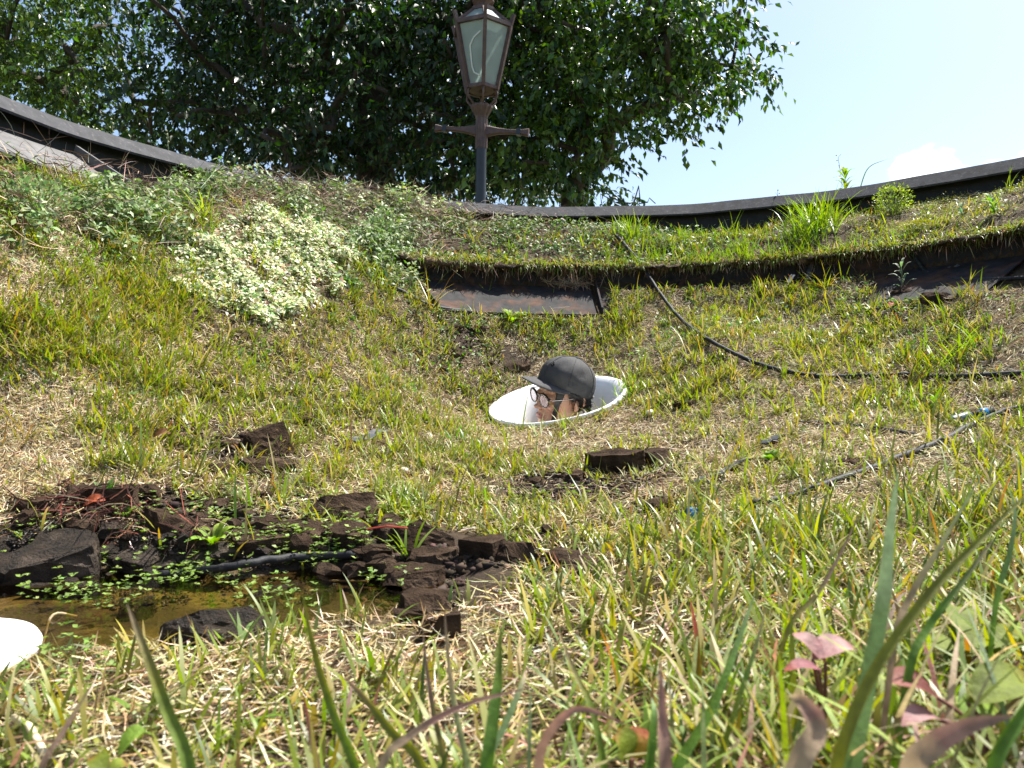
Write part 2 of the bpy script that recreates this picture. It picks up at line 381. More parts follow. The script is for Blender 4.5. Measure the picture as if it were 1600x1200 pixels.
nt.links.new(mx_.outputs['Shader'], nt.nodes['Material Output'].inputs['Surface'])
bm = bmesh.new()
bmesh.ops.create_grid(bm, x_segments=70, y_segments=34, size=1, matrix=Matrix.Translation((-.66, 1.0, CZ + WATER)) @ Matrix.Diagonal((.85, .36, 1, 1)))
bmesh.ops.delete(bm, geom=[v for v in bm.verts if math.hypot(v.co.x - R2C[0], v.co.y - R2C[1]) < .118], context='VERTS')
kind(bm_obj('puddle_water', bm, M_water), 'structure', 'shallow brown puddle at the foot of the slope')
# the ground far outside the bowl, out to the horizon
M_far = mat('outer_ground', (.10, .11, .045), .95, noise_amt=.4, noise_scale=2.5, bump=.02, bump_scale=8, alt=(.16, .13, .08), alt_scale=1.2)
bm = bmesh.new(); bmesh.ops.create_grid(bm, x_segments=40, y_segments=40, size=1500, matrix=Matrix.Translation((0, 0, CZ - .62)))
kind(bm_obj('ground', bm, M_far), 'structure', 'flat ground around the bowl reaching to the horizon')

# ------------------------------------------------------------------ steel rim and trays
def arc_pt(r, a, z): return Vector((BC[0] + r * math.cos(R(a)), BC[1] + r * math.sin(R(a)), CZ + z))
def arc_sheet(prof, a0, a1, step=1.5, closed=True, wob=None):
    """profile of (r, z) swept round the bowl centre"""
    bm = bmesh.new(); rows = []
    na = max(2, int(abs(a1 - a0) / step) + 1)
    for a in np.linspace(a0, a1, na):
        rows.append([bm.verts.new(arc_pt(r + (wob(a, k)[0] if wob else 0), a, z + (wob(a, k)[1] if wob else 0))) for k, (r, z) in enumerate(prof)])
    m = len(prof)
    for p, q in zip(rows, rows[1:]):
        for k in range(m if closed else m - 1): bm.faces.new((p[k], p[(k + 1) % m], q[(k + 1) % m], q[k]))
    if closed: bm.faces.new(rows[0]); bm.faces.new(rows[-1][::-1])
    return bm
rim = empty('bowl_rim', arc_pt(RIM, 90, 0)); tag(rim, 'curved black steel rim running round the top of the grassy bowl', 'rim')
def rimpart(name, bm, m): 
    o = bm_obj(name, bm, m, loc=rim.location); o.location = (0, 0, 0); o.parent = rim; return o
rimpart('flange', arc_sheet([(2.300, 1.002), (2.290, 1.006), (2.240, .943), (2.243, .935), (2.252, .937)], -38, 218, wob=lambda a, k: (0, .003 * math.sin(a * .31) + .0007 * math.sin(a * .83))), M_steel)
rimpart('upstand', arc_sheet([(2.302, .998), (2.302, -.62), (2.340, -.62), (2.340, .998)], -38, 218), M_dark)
TRAYS = ((122.5, 91.2, 'rust stained steel planting tray with a bare floor, left of the upper hose'),
         (90.6, 58.0, 'black steel planting tray under hanging roots, crossed by the upper hose'),
         (57.4, 26.5, 'black steel planting tray at the right holding a looped hose'))
for a0, a1, lab in TRAYS:
    t = empty('planting_tray', arc_pt(1.47, (a0 + a1) / 2, .36)); tag(t, lab, 'planter tray', 'steel trays let into the slope')
    def tp(name, bm, m=M_tray):
        o = bm_obj(name, bm, m, loc=t.location); o.location = (0, 0, 0); o.parent = t; return o
    tp('floor', arc_sheet([(1.325, .302), (1.600, .462), (1.600, .456), (1.325, .296)], a0 - .3, a1 + .3))
    tp('riser', arc_sheet([(1.604, .44), (1.612, .585), (1.617, .585), (1.609, .44)], a0 - .3, a1 + .3))
    tp('front_edge', arc_sheet([(1.318, .27), (1.318, .304), (1.323, .304), (1.323, .27)], a0 - .3, a1 + .3))
    bm = bmesh.new()
    A_, B_ = arc_pt(1.335, a0, .335), arc_pt(1.60, a0, .50)
    hull_bar(bm, A_ - Vector((0, 0, .012)), B_ - Vector((0, 0, .012)), .008, .030); tp('divider', bm)
# upper tray at the left end of the bowl
t = empty('planting_tray', arc_pt(2.1, 172, .75)); tag(t, 'worn grey steel tray under the rim at the left edge', 'planter tray', 'steel trays let into the slope')
def tp(name, bm, m=M_grey):
    o = bm_obj(name, bm, m, loc=t.location); o.location = (0, 0, 0); o.parent = t; return o
tp('floor', arc_sheet([(1.955, .700), (2.20, .850), (2.20, .843), (1.955, .693)], 200, 157.6))
bm = bmesh.new(); hull_bar(bm, arc_pt(1.95, 157.2, .72), arc_pt(2.215, 157.2, .875), .012, .035); tp('divider', bm)
# turf edge that overhangs the lower trays
def wob(a, k): 
    q = vnoise(np.array([a * .25, a * .9]), np.array([k * .7, k * 3.]), 1.3, 21); s = .040 * float(q[0]) + .022 * float(q[1])
    return (s if k in (0, 1, 5) else 0, .016 * float(q[1]) + .012 * float(q[0]) if k not in (2,) else 0)
M_turf = mat('turf_edge', (.085, .055, .034), .95, noise_amt=.5, noise_scale=50, bump=.012, bump_scale=90, alt=(.16, .10, .055), alt_scale=22)
kind(bm_obj('turf_edge', arc_sheet([(1.552, .547), (1.566, .558), (1.63, .572), (1.72, .565), (1.66, .52), (1.575, .537)], 125, 8, step=.45, wob=wob), M_turf, smooth=True), 'structure', 'ragged brown turf edge overhanging the black trays')
# ------------------------------------------------------------------ white rings
def frame_from(N, xh=Vector((1, 0, 0))):
    z = Vector(N).normalized(); x = (xh - z * xh.dot(z)).normalized(); y = z.cross(x)
    return Matrix((x, y, z)).transposed().to_4x4()
RINGPROF = [(.232, -.030), (.2430, -.012), (.2462, -.002), (.2465, .004), (.2440, .0085), (.2390, .0085), (.2300, .0050), (.2160, -.006), (.2020, -.022), (.1900, -.041), (.1800, -.064), (.1730, -.090), (.1690, -.120), (.1680, -.155), (.174, -.155), (.182, -.10), (.21, -.05)]
def ring(C, N, lab, dents=()):
    e = empty('sunk_ring', Vector(C) + Vector((0, 0, CZ))); M = Matrix.Translation(e.location) @ frame_from(N)
    e.matrix_world = M; tag(e, lab, 'ring')
    bm = bmesh.new(); n_ = 96
    rings = lathe(bm, RINGPROF, n_)
    for a, b in ((rings[-1], rings[0]),):
        for k in range(n_): bm.faces.new((a[k], a[(k + 1) % n_], b[(k + 1) % n_], b[k]))
    for v in bm.verts:
        a = math.atan2(v.co.y, v.co.x)
        s = 1 + .012 * math.sin(2 * a + 1) + .006 * math.sin(5 * a); v.co.x *= s; v.co.y *= s
        for dx, dy, rd, dp in dents:
            d = math.hypot(v.co.x - dx, (v.co.y - dy))
            if v.co.z > -.05: v.co.z -= dp * math.exp(-(d / rd) ** 4)
    o = bm_obj('lip', bm, M_white, smooth=True); o.parent = e
    bm = bmesh.new(); lathe(bm, [(.166, -.145), (.167, -.55), (.0, -.56)], 40)
    o = bm_obj('throat', bm, mat('throat_soil', (.06, .055, .03), .9, noise_amt=.4, noise_scale=30, bump=.01), smooth=True); o.parent = e
    return e
ring1 = ring(RC, RN, 'white plastic ring sunk in the grass around the capped head', dents=((-.160, -.125, .024, .014),))
bm = bmesh.new(); M2 = Matrix.Translation(Vector(R2C) + Vector((0, 0, CZ))) @ frame_from(R2N)
lathe(bm, [(0.001, .012), (.05, .0118), (.09, .010), (.115, .006), (.126, .001), (.129, -.005), (.128, -.010), (.120, -.012), (.001, -.010)], 80, M2)
disc2 = tag(bm_obj('white_disc', bm, M_white, smooth=True, loc=M2.translation), 'white round plastic disc cut off by the left edge beside the puddle', 'disc')

# ------------------------------------------------------------------ street lamp
LZ = 5.5
lb = Vector(((745 - 800) / F * LZ, LZ, CZ - .62))
def lz(v): return (600 - v) / F * LZ + .62                     # height above the lamp's foot for a photograph row
lamp = empty('street_lamp', lb); lamp.rotation_euler = (0, R(.8), R(0)); tag(lamp, 'brown lantern street lamp on a black pole behind the rim', 'street lamp')
M_glass = mat('frosted_glass', (.44, .50, .48), .35, spec=.5, trans=.55, noise_amt=.12, noise_scale=6)
M_pane_mark = mat('etched_line', (.78, .82, .78), .5, trans=.3)
def lp(name, bm, m, smooth=False, parent=None): return bm_obj(name, bm, m, parent or lamp, smooth)
bm = bmesh.new(); lathe(bm, [(.0, 0), (.11, 0), (.11, .05), (.07, .10), (.042, .16), (.040, lz(232))], 20); lp('pole', bm, M_lampblack, True)
bm = bmesh.new(); lathe(bm, [(.0, lz(234)), (.040, lz(234)), (.046, lz(231)), (.046, lz(213)), (.049, lz(205)), (.049, lz(200)), (.044, lz(193)), (.044, lz(186)), (.050, lz(182)), (.074, lz(173)), (.084, lz(169)), (.084, lz(166)), (.03, lz(164)), (0, lz(164))], 24, flute=.12); lp('fluted_collar', bm, M_lampbrown)
for s in (-1, 1):
    bm = bmesh.new()
    prof = [(.03, .046), (.07, .036), (.13, .023), (.20, .017), (.27, .016), (.31, .019), (.345, .027), (.36, .029)]
    rows = []
    for q, h in prof:
        zc = lz(204) + (-.05 * max(0, .1 - q))
        rows.append([bm.verts.new((s * q, yy, zc + zz * h)) for yy, zz in ((-.020, -.7), (-.020, .7), (-.010, 1), (.010, 1), (.020, .7), (.020, -.7), (.010, -1), (-.010, -1))])
    for a, b in zip(rows, rows[1:]):
        for k in range(8): bm.faces.new((a[k], a[(k + 1) % 8], b[(k + 1) % 8], b[k]))
    bm.faces.new(rows[0][::-1]); bm.faces.new(rows[-1])
    bmesh.ops.rotate(bm, verts=bm.verts, cent=(0, 0, lz(204)), matrix=Matrix.Rotation(R(6), 3, 'Y') @ Matrix.Rotation(R(-12), 3, 'Z'))
    arm = lp('cross_arm', bm, M_lampbrown)
    bm = bmesh.new(); box(bm, Matrix.Translation((s * .285, 0, lz(204))), .030, .046, .048)
    bmesh.ops.rotate(bm, verts=bm.verts, cent=(0, 0, lz(204)), matrix=Matrix.Rotation(R(6), 3, 'Y') @ Matrix.Rotation(R(-12), 3, 'Z'))
    lp('band', bm, M_lampblack, parent=arm)
zb, ze, zt = lz(141), lz(48), lz(18)                           # lantern foot, eave and roof top
rb, re, rt = .122, .225, .080
HA = [R(-90 + 6.5 + 60 * k) for k in range(6)]
def hv(r, k, z): return Vector((r * math.cos(HA[k % 6]), r * math.sin(HA[k % 6]), z))
for k in range(6):
    rad = Vector((math.cos(HA[k]), math.sin(HA[k]), 0))
    bm = bmesh.new(); hull_bar(bm, hv(rb, k, zb - .01), hv(re * 1.005, k, ze), .026, .026, rad)
    hull_bar(bm, hv(re * 1.002, k, ze - .002), hv(re * 1.11, k, ze + .075), .022, .026, rad)
    lp('corner_bar', bm, M_lampbrown)
    for z, r, nme, w in ((zb, rb, 'bottom_rail', .022), (ze, re, 'eave_rail', .026)):
        bm = bmesh.new(); hull_bar(bm, hv(r, k, z), hv(r, k + 1, z), w, w * 1.1); lp(nme, bm, M_lampbrown)
    bm = bmesh.new(); hull_bar(bm, hv(re, k, ze + .012), hv(rt, k, zt), .022, .020); hull_bar(bm, hv(rt, k, zt), hv(rt, k + 1, zt), .03, .026)
    lp('roof_bar', bm, M_lampbrown)
    # panes: side and roof, each a thin plate
    for nme, r0, z0, r1, z1 in (('pane', rb - .006, zb + .012, re - .010, ze - .012), ('roof_pane', re - .03, ze + .022, rt + .008, zt - .012)):
        q = [hv(r0, k, z0), hv(r0, k + 1, z0), hv(r1, k + 1, z1), hv(r1, k, z1)]
        nrm = (q[1] - q[0]).cross(q[3] - q[0]).normalized() * .004
        bm = bmesh.new(); va = [bm.verts.new(p) for p in q]; vb = [bm.verts.new(p - nrm) for p in q]
        bm.faces.new(va); bm.faces.new(vb[::-1])
        for i in range(4): bm.faces.new((va[i], va[(i + 1) % 4], vb[(i + 1) % 4], vb[i]))
        pn = lp(nme, bm, M_glass)
        if nme == 'pane' and k == 5:                            # pale bracket shape seen in the front pane
            bm = bmesh.new()
            def pp(s, t): return (q[0].lerp(q[1], s)).lerp(q[3].lerp(q[2], s), t) + nrm * 1.2
            L = [pp(.80, .12), pp(.45, .18), pp(.36, .28), pp(.36, .62), pp(.55, .74), pp(.84, .82)]
            for a, b in zip(L, L[1:]): hull_bar(bm, a, b, .010, .004, nrm.normalized())
            lp('etched_line', bm, M_pane_mark, parent=pn)
    bm = bmesh.new()
    tube(bm, spline([hv(rb * .95, k, zb - .01), hv(rb * 1.02, k, zb - .06), hv(.085, k, zb - .105), hv(.055, k, lz(168))], 5), .0085, 6); lp('bracket', bm, M_lampbrown, True)
bm = bmesh.new(); lathe(bm, [(.0, zb - .03), (.025, zb - .03), (.025, zb - .01), (.105, zb - .008), (.105, zb), (0, zb)], 6); lp('floor_plate', bm, M_lampbrown)
bm = bmesh.new(); lathe(bm, [(.0, zb), (.028, zb), (.028, zb + .10), (.045, zb + .13), (.05, zb + .22), (.03, zb + .27), (0, zb + .28)], 16); lp('bulb', bm, mat('bulb_glass', (.8, .8, .76), .25), True)
bm = bmesh.new(); lathe(bm, [(.0, zt), (.075, zt), (.055, zt + .03), (.050, zt + .05), (.078, zt + .06), (.082, zt + .075), (.06, zt + .09), (.035, zt + .11), (.03, zt + .14), (.045, zt + .16), (.02, zt + .20), (0, zt + .21)], 20); lp('finial', bm, M_lampbrown, True)

# ------------------------------------------------------------------ leaves, blades and trees (numpy builders)
def unit(a): return a / np.maximum(np.linalg.norm(a, axis=-1, keepdims=True), 1e-9)
def leaf_arrays(pos, d, nrm, L, W, fold=.25):
    """five-vertex folded leaf, four triangles"""
    d = unit(d); s = unit(np.cross(nrm, d)); up = np.cross(d, s)
    L = np.asarray(L)[:, None]; W = np.asarray(W)[:, None]
    V = np.stack([pos, pos + d * L * .45 + s * W * .5 + up * W * fold, pos + d * L * .5, pos + d * L * .45 - s * W * .5 + up * W * fold, pos + d * L - up * L * .10], 1)
    n_ = len(pos); b = (np.arange(n_) * 5)[:, None]
    T = np.concatenate([b + np.array(t) for t in ((0, 1, 2), (0, 2, 3), (1, 4, 2), (2, 4, 3))])
    return V.reshape(-1, 3), T
def blade_arrays(pos, d, L, W, bend, side=None, segs=3):
    """tapered blades: start along d, bend towards the ground side by 'bend' (radians)"""
    n_ = len(pos); d = unit(d); up = np.array((0, 0, 1.))
    hz = d.copy(); hz[:, 2] = 0; hz = unit(hz + rng.normal(0, .01, (n_, 3)) * np.array((1, 1, 0)))
    s = unit(np.stack([-hz[:, 1], hz[:, 0], np.zeros(n_)], -1)) if side is None else unit(side)
    p = pos.copy(); rows = []
    el0 = np.arcsin(np.clip(d[:, 2], -1, 1))
    for k in range(segs + 1):
        t = k / segs; w = (W * np.interp(t, (0, .35, .75, 1), (.75, 1, .62, 0)))[:, None]
        if k < segs: rows.append((p - s * w * .5, p + s * w * .5))
        else: rows.append((p,))
        el = el0 - bend * (t + .5 / segs)
        p = p + (hz * np.cos(el)[:, None] + up * np.sin(el)[:, None]) * (L / segs)[:, None]
    V = np.stack([q for row in rows for q in row], 1); m = V.shape[1]
    b = (np.arange(n_) * m)[:, None]; T = []
    for k in range(segs - 1):
        i = 2 * k; T += [b + np.array((i, i + 1, i + 3)), b + np.array((i, i + 3, i + 2))]
    T.append(b + np.array((m - 3, m - 2, m - 1)))
    return V.reshape(-1, 3), np.concatenate(T), m
def vary(base, n_, amt=.18):
    c = np.tile(np.array(base, dtype=float), (n_, 1)) if np.ndim(base) == 1 else np.array(base, dtype=float)
    return np.clip(c * (1 + rng.normal(0, amt, (n_, 1))) * (1 + rng.normal(0, amt * .45, (n_, 3))), .003, .9)
def pick(pal, w, n_):
    w = np.array(w, float); return np.array(pal)[rng.choice(len(pal), n_, p=w / w.sum())]
def rand_dirs(n_): return unit(rng.normal(0, 1, (n_, 3)))

def tree(lab, base, trunk_pts, trunk_r, clumps, n_leaf, spread, Lf, pal, palw, group):
    root = empty('leafy_tree', base); tag(root, lab, 'tree', group); b0 = np.array(base)
    nodes = [np.array(p, float) for p in trunk_pts]; par = [-1] + list(range(len(nodes) - 1)); load = [0.] * len(nodes)
    order = np.argsort(np.linalg.norm(clumps - nodes[-1], axis=1))
    for i in order:
        c_ = clumps[i]; N_ = np.array(nodes); dist = np.linalg.norm(N_ - c_, axis=1) + .9 * np.maximum(0, N_[:, 2] - c_[2])
        dist[0] += 9
        j = int(np.argmin(dist)); a = nodes[j]; k_ = max(2, int(np.linalg.norm(c_ - a) / .45)); prev = j
        for t in range(1, k_ + 1):
            f = t / k_; p = a * (1 - f) + c_ * f; p = p + np.array((0, 0, .10 * math.sin(math.pi * f))) * np.linalg.norm(c_ - a) + rng.normal(0, .035, 3) * (t < k_)
            nodes.append(p); par.append(prev); load.append(0.); prev = len(nodes) - 1
        q = prev
        while q != -1: load[q] += 1; q = par[q]
    rad = [min(trunk_r, min(.010, trunk_r * .4) + trunk_r * .82 * (l / max(1, len(clumps))) ** .55) for l in load]
    bm = bmesh.new(); bmt = bmesh.new(); nt_ = len(trunk_pts)
    tube(bmt, [Vector(p - b0) for p in nodes[:nt_]], [trunk_r * (1.35 if k == 0 else 1 - .3 * k / nt_) for k in range(nt_)], 12)
    kids = {}
    for k, p in enumerate(par): kids.setdefault(p, []).append(k)
    for k in range(nt_, len(nodes)):
        if par[k] < nt_ or kids.get(par[k], [k])[0] != k:        # start of a chain
            ch = [par[k], k]
            while kids.get(ch[-1]): ch.append(kids[ch[-1]][0])
            tube(bm, [Vector(nodes[q] - b0) for q in ch], [min(rad[q], rad[ch[1]]) for q in ch], 6)
    bm_obj('trunk', bmt, M_bark, root, True)
    bm_obj('limbs', bm, M_bark, root, True)
    k = rng.integers(0, len(clumps), n_leaf)
    # leaves sit in sprays along twigs
    nsp = max(1, n_leaf // 9); ks = rng.integers(0, len(clumps), nsp)
    sp = clumps[ks] + rng.normal(0, 1, (nsp, 3)) * np.array((spread, spread, spread * .62)); sd = unit(rng.normal(0, 1, (nsp, 3)) * np.array((1, 1, .35)) + (sp - clumps[ks]) * 1.2 / spread + np.array((0, 0, -.15)))
    s_i = rng.integers(0, nsp, n_leaf); t = rng.uniform(0, 1, n_leaf)
    pos = sp[s_i] + sd[s_i] * (t * Lf * 3.2)[:, None] + rng.normal(0, .015, (n_leaf, 3)) - np.array((0, 0, 1.)) * (t ** 2 * Lf * .8)[:, None]
    d = unit(sd[s_i] * .7 + rng.normal(0, .55, (n_leaf, 3)) + np.array((0, 0, -.75))); nr = unit(rng.normal(0, .55, (n_leaf, 3)) + np.array((0, 0, 1.)))
    L = Lf * rng.uniform(.65, 1.2, n_leaf)
    V, T = leaf_arrays(pos - b0, d, nr, L, L * rng.uniform(.42, .56, n_leaf))
    cc = vary(pick(pal, palw, n_leaf), n_leaf, .2)
    tri_mesh('crown', V, T, M_treeleaf, np.repeat(cc, 5, 0), root)
    return root
def clumps_in(poly, n_, z0, z1, umin, umax, vmin, vmax, holes=()):
    out = []
    while len(out) < n_:
        u = rng.uniform(umin, umax, 400); v = rng.uniform(vmin, vmax, 400); ok = inpoly(u, v, poly)
        for hu, hv_, hr in holes: ok &= (np.hypot(u - hu, v - hv_) > hr)
        Z = rng.uniform(z0, z1, 400)
        for a, b, q in zip(u[ok], v[ok], Z[ok]):
            p = P(a, b, q)
            if p.z > .55 + CZ * 0: out.append(np.array(p))
    return np.array(out[:n_])
DARKG = [(.016, .042, .009), (.026, .060, .011), (.055, .105, .018), (.012, .030, .009)]  # greens darkened to put the shade of the crown into the leaves
TG = 'trees beyond the rim'
GZ = CZ - .62
def ground_pt(u, Z): return np.array(((u - 800) / F * Z, Z, GZ))
# cherry tree at the right; its lighter palette paints sunlit leaves
cl_r = clumps_in([(770, -140), (1060, -140), (1065, -10), (1150, 5), (1190, 22), (1140, 40), (1110, 75), (1180, 118), (1160, 135), (1085, 150), (1020, 180), (990, 180), (985, 240), (940, 270), (880, 295), (790, 285)], 120, 6.6, 8.6, 760, 1260, -140, 320, holes=((980, 235, 28),))
b = ground_pt(893, 7.6)
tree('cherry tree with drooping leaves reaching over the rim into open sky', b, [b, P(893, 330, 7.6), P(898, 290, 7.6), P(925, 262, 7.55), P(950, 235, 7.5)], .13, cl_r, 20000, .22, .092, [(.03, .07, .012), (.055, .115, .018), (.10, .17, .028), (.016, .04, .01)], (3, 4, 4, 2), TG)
# big dark tree in the middle
cl_m = clumps_in([(170, -160), (840, -160), (860, 120), (830, 300), (700, 320), (560, 318), (420, 300), (300, 240), (215, 205), (170, 150), (230, 60)], 190, 6.9, 9.6, 160, 870, -160, 330, holes=((215, 105, 42), (385, 85, 16), (470, 85, 20), (300, 20, 12)))
b = ground_pt(590, 8.4)
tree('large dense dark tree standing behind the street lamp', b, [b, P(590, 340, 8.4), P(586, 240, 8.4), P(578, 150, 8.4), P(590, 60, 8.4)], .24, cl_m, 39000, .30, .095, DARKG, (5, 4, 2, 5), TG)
# tree at the left edge; sunlight is brightened into its leaf palette
cl_l = clumps_in([(-420, -200), (140, -200), (205, 10), (180, 70), (120, 120), (165, 175), (90, 178), (0, 140), (-420, 60)], 120, 7.4, 9.6, -420, 220, -200, 190, holes=((205, 95, 40), (135, 45, 14)))
b = ground_pt(-120, 8.8)
tree('sunlit bushy tree at the top left corner behind the rim', b, [b, P(-120, 300, 8.8), P(-110, 120, 8.8), P(-90, 0, 8.8)], .2, cl_l, 36000, .30, .075, [(.075, .14, .022), (.13, .21, .04), (.03, .065, .014)], (3, 3, 3), TG)
# further trees that close the view
cl_b = clumps_in([(60, 20), (900, -60), (905, 318), (700, 330), (100, 300)], 130, 11.5, 14.5, 60, 920, -60, 330, holes=((215, 105, 36), (470, 85, 16), (385, 85, 12)))
b = ground_pt(480, 13)
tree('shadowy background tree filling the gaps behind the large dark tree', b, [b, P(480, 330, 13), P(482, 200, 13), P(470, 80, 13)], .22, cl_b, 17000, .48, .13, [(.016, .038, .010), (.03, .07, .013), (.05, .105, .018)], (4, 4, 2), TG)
# leafy shrub tips behind the rim
cl_s = np.array([P(u, v, 5.6) for u, v in ((975, 314), (990, 318), (1000, 312), (1012, 316), (1024, 318), (940, 318), (955, 312))])
b = ground_pt(990, 5.6)
root = tree('low shrub just showing its top leaves above the rim', b, [b, P(992, 380, 5.6), P(992, 335, 5.6)], .006, cl_s, 90, .03, .070, DARKG, (3, 4, 3, 2), None)
root.name = 'shrub'; root['category'] = 'shrub'
# ------------------------------------------------------------------ person: head in a cap looking out of the ring
hc = Vector(P(879, 618, 2.63))
fw = Vector((-.83, -.50, -.07)).normalized(); lf = Vector((.52, -.79, -.30)); lf = (lf - fw * lf.dot(fw)).normalized(); upv = fw.cross(lf).normalized()
HM = Matrix.Translation(hc) @ Matrix((fw, lf, upv)).transposed().to_4x4()
person = empty('person'); person.matrix_world = HM
tag(person, 'person in dark cap and round glasses, head showing through the white ring', 'person')
M_skin = bpy.data.materials.new('skin'); M_skin.use_nodes = True
nt = M_skin.node_tree; b = nt.nodes['Principled BSDF']; b.inputs['Roughness'].default_value = .5; b.inputs['Subsurface Weight'].default_value = .25
b.inputs['Subsurface Radius'].default_value = (.010, .0035, .0018); b.inputs['Subsurface Scale'].default_value = 1.0
tc = nt.nodes.new('ShaderNodeTexCoord')
def spot(center, rx, prevcol, col):
    mp = nt.nodes.new('ShaderNodeVectorMath'); mp.operation = 'SUBTRACT'; mp.inputs[1].default_value = center; nt.links.new(tc.outputs['Object'], mp.inputs[0])
    sc = nt.nodes.new('ShaderNodeVectorMath'); sc.operation = 'DIVIDE'; sc.inputs[1].default_value = rx; nt.links.new(mp.outputs[0], sc.inputs[0])
    ln = nt.nodes.new('ShaderNodeVectorMath'); ln.operation = 'LENGTH'; nt.links.new(sc.outputs[0], ln.inputs[0])
    mr = nt.nodes.new('ShaderNodeMapRange'); mr.inputs['From Min'].default_value = 1.1; mr.inputs['From Max'].default_value = .7; nt.links.new(ln.outputs['Value'], mr.inputs['Value'])
    mx = nt.nodes.new('ShaderNodeMix'); mx.data_type = 'RGBA'; mx.inputs['B'].default_value = (*col, 1); nt.links.new(mr.outputs['Result'], mx.inputs['Factor'])
    if isinstance(prevcol, tuple): mx.inputs['A'].default_value = (*prevcol, 1)
    else: nt.links.new(prevcol, mx.inputs['A'])
    return mx.outputs['Result']
c_ = spot((.092, 0, -.066), (.03, .027, .0115), (.46, .255, .165), (.34, .13, .10))         # lips
c_ = spot((.06, .045, -.035), (.05, .03, .03), c_, (.48, .24, .155))
for s in (-1, 1):
    c_ = spot((.085, s * .033, .038), (.03, .020, .0045), c_, (.06, .04, .03))              # brows
    c_ = spot((.085, s * .032, .008), (.03, .016, .003), c_, (.03, .02, .018))              # lash line of lowered eyes
nt.links.new(c_, b.inputs['Base Color'])
bm = bmesh.new()
def ell(c, r, rot=None, seg=20):
    M = Matrix.Translation(c) @ (rot.to_4x4() if rot else Matrix()) @ Matrix.Diagonal((*r, 1))
    bmesh.ops.create_uvsphere(bm, u_segments=seg, v_segments=seg // 2 + 4, radius=1, matrix=M)
RY = lambda d: Matrix.Rotation(R(d), 3, 'Y'); RZ = lambda d: Matrix.Rotation(R(d), 3, 'Z'); RX = lambda d: Matrix.Rotation(R(d), 3, 'X')
ell((-.012, 0, .035), (.097, .076, .080)); ell((.022, 0, -.010), (.066, .066, .095)); ell((.030, 0, -.055), (.056, .054, .055)); ell((.064, 0, -.092), (.024, .026, .019))
ell((.060, 0, .040), (.032, .056, .024)); ell((.070, 0, .030), (.020, .050, .010))                # forehead, brow ridge
for s in (-1, 1):
    ell((.054, s * .040, -.022), (.028, .024, .022)); ell((.074, s * .031, .008), (.015, .017, .012)); ell((.012, s * .055, -.060), (.034, .014, .030), RY(25))
    # ear: rim, lobe and bowl
    for k in range(9):
        t = R(-60 + k * 32); ell((-.014 + .015 * math.cos(t) - .004, s * (.079 + .007 * (1 + math.cos(t + 3.0)) * .5), -.002 + .027 * math.sin(t)), (.0065, .0055, .0075), seg=8)
    ell((-.012, s * .073, -.004), (.013, .006, .022), RY(-12)); ell((-.007, s * .076, -.030), (.008, .005, .009))
ell((.094, 0, -.012), (.010, .0085, .030), RY(-18)); ell((.106, 0, -.030), (.011, .010, .009)); 
for s in (-1, 1): ell((.098, s * .010, -.033), (.009, .007, .007))
ell((.086, 0, -.062), (.013, .021, .0060)); ell((.085, 0, -.072), (.013, .018, .0065)); ell((.080, 0, -.052), (.012, .018, .012))
# neck, shoulders and chest below the ring
for p, r_ in (((-.020, 0, -.10), (.055, .053, .06)), ((-.03, .0, -.16), (.056, .055, .07))): ell(p, r_)
MI = HM.inverted(); dn = (MI.to_3x3() @ Vector((0, 0, -1))).normalized(); nb = Vector((-.03, 0, -.16))
sl = (MI.to_3x3() @ Vector((.55, -.83, 0)).normalized()); sl = (sl - dn * sl.dot(dn)).normalized(); sf = dn.cross(sl)
BMt = Matrix((sf, sl, -dn)).transposed()
ell(nb + dn * .06, (.055, .056, .08), BMt)
for t, w, dpt in ((.13, .09, .07), (.17, .15, .085), (.22, .175, .10), (.30, .165, .11), (.38, .155, .11)): ell(nb + dn * t, (dpt, w, .06), BMt)
body = bm_obj('body', bm, M_skin, smooth=True); body.parent = person
m = body.modifiers.new('remesh', 'REMESH'); m.mode = 'VOXEL'; m.voxel_size = .0032; m.use_smooth_shade = True
m = body.modifiers.new('smooth', 'SMOOTH'); m.factor = .5; m.iterations = 5
# shirt over shoulders
M_shirt = mat('shirt_cloth', (.05, .055, .07), .9, bump=.002, bump_scale=200)
bm = bmesh.new(); rows = []
for t, w, dpt in ((.085, .075, .066), (.125, .11, .085), (.16, .165, .105), (.215, .195, .122), (.30, .185, .13), (.39, .175, .13)):
    rows.append([bm.verts.new(nb + dn * t + BMt @ Vector((dpt * math.cos(k * math.pi / 16), w * math.sin(k * math.pi / 16), 0))) for k in range(32)])
for a, q in zip(rows, rows[1:]):
    for k in range(32): bm.faces.new((a[k], a[(k + 1) % 32], q[(k + 1) % 32], q[k]))
o = bm_obj('shirt', bm, M_shirt, smooth=True); o.parent = person
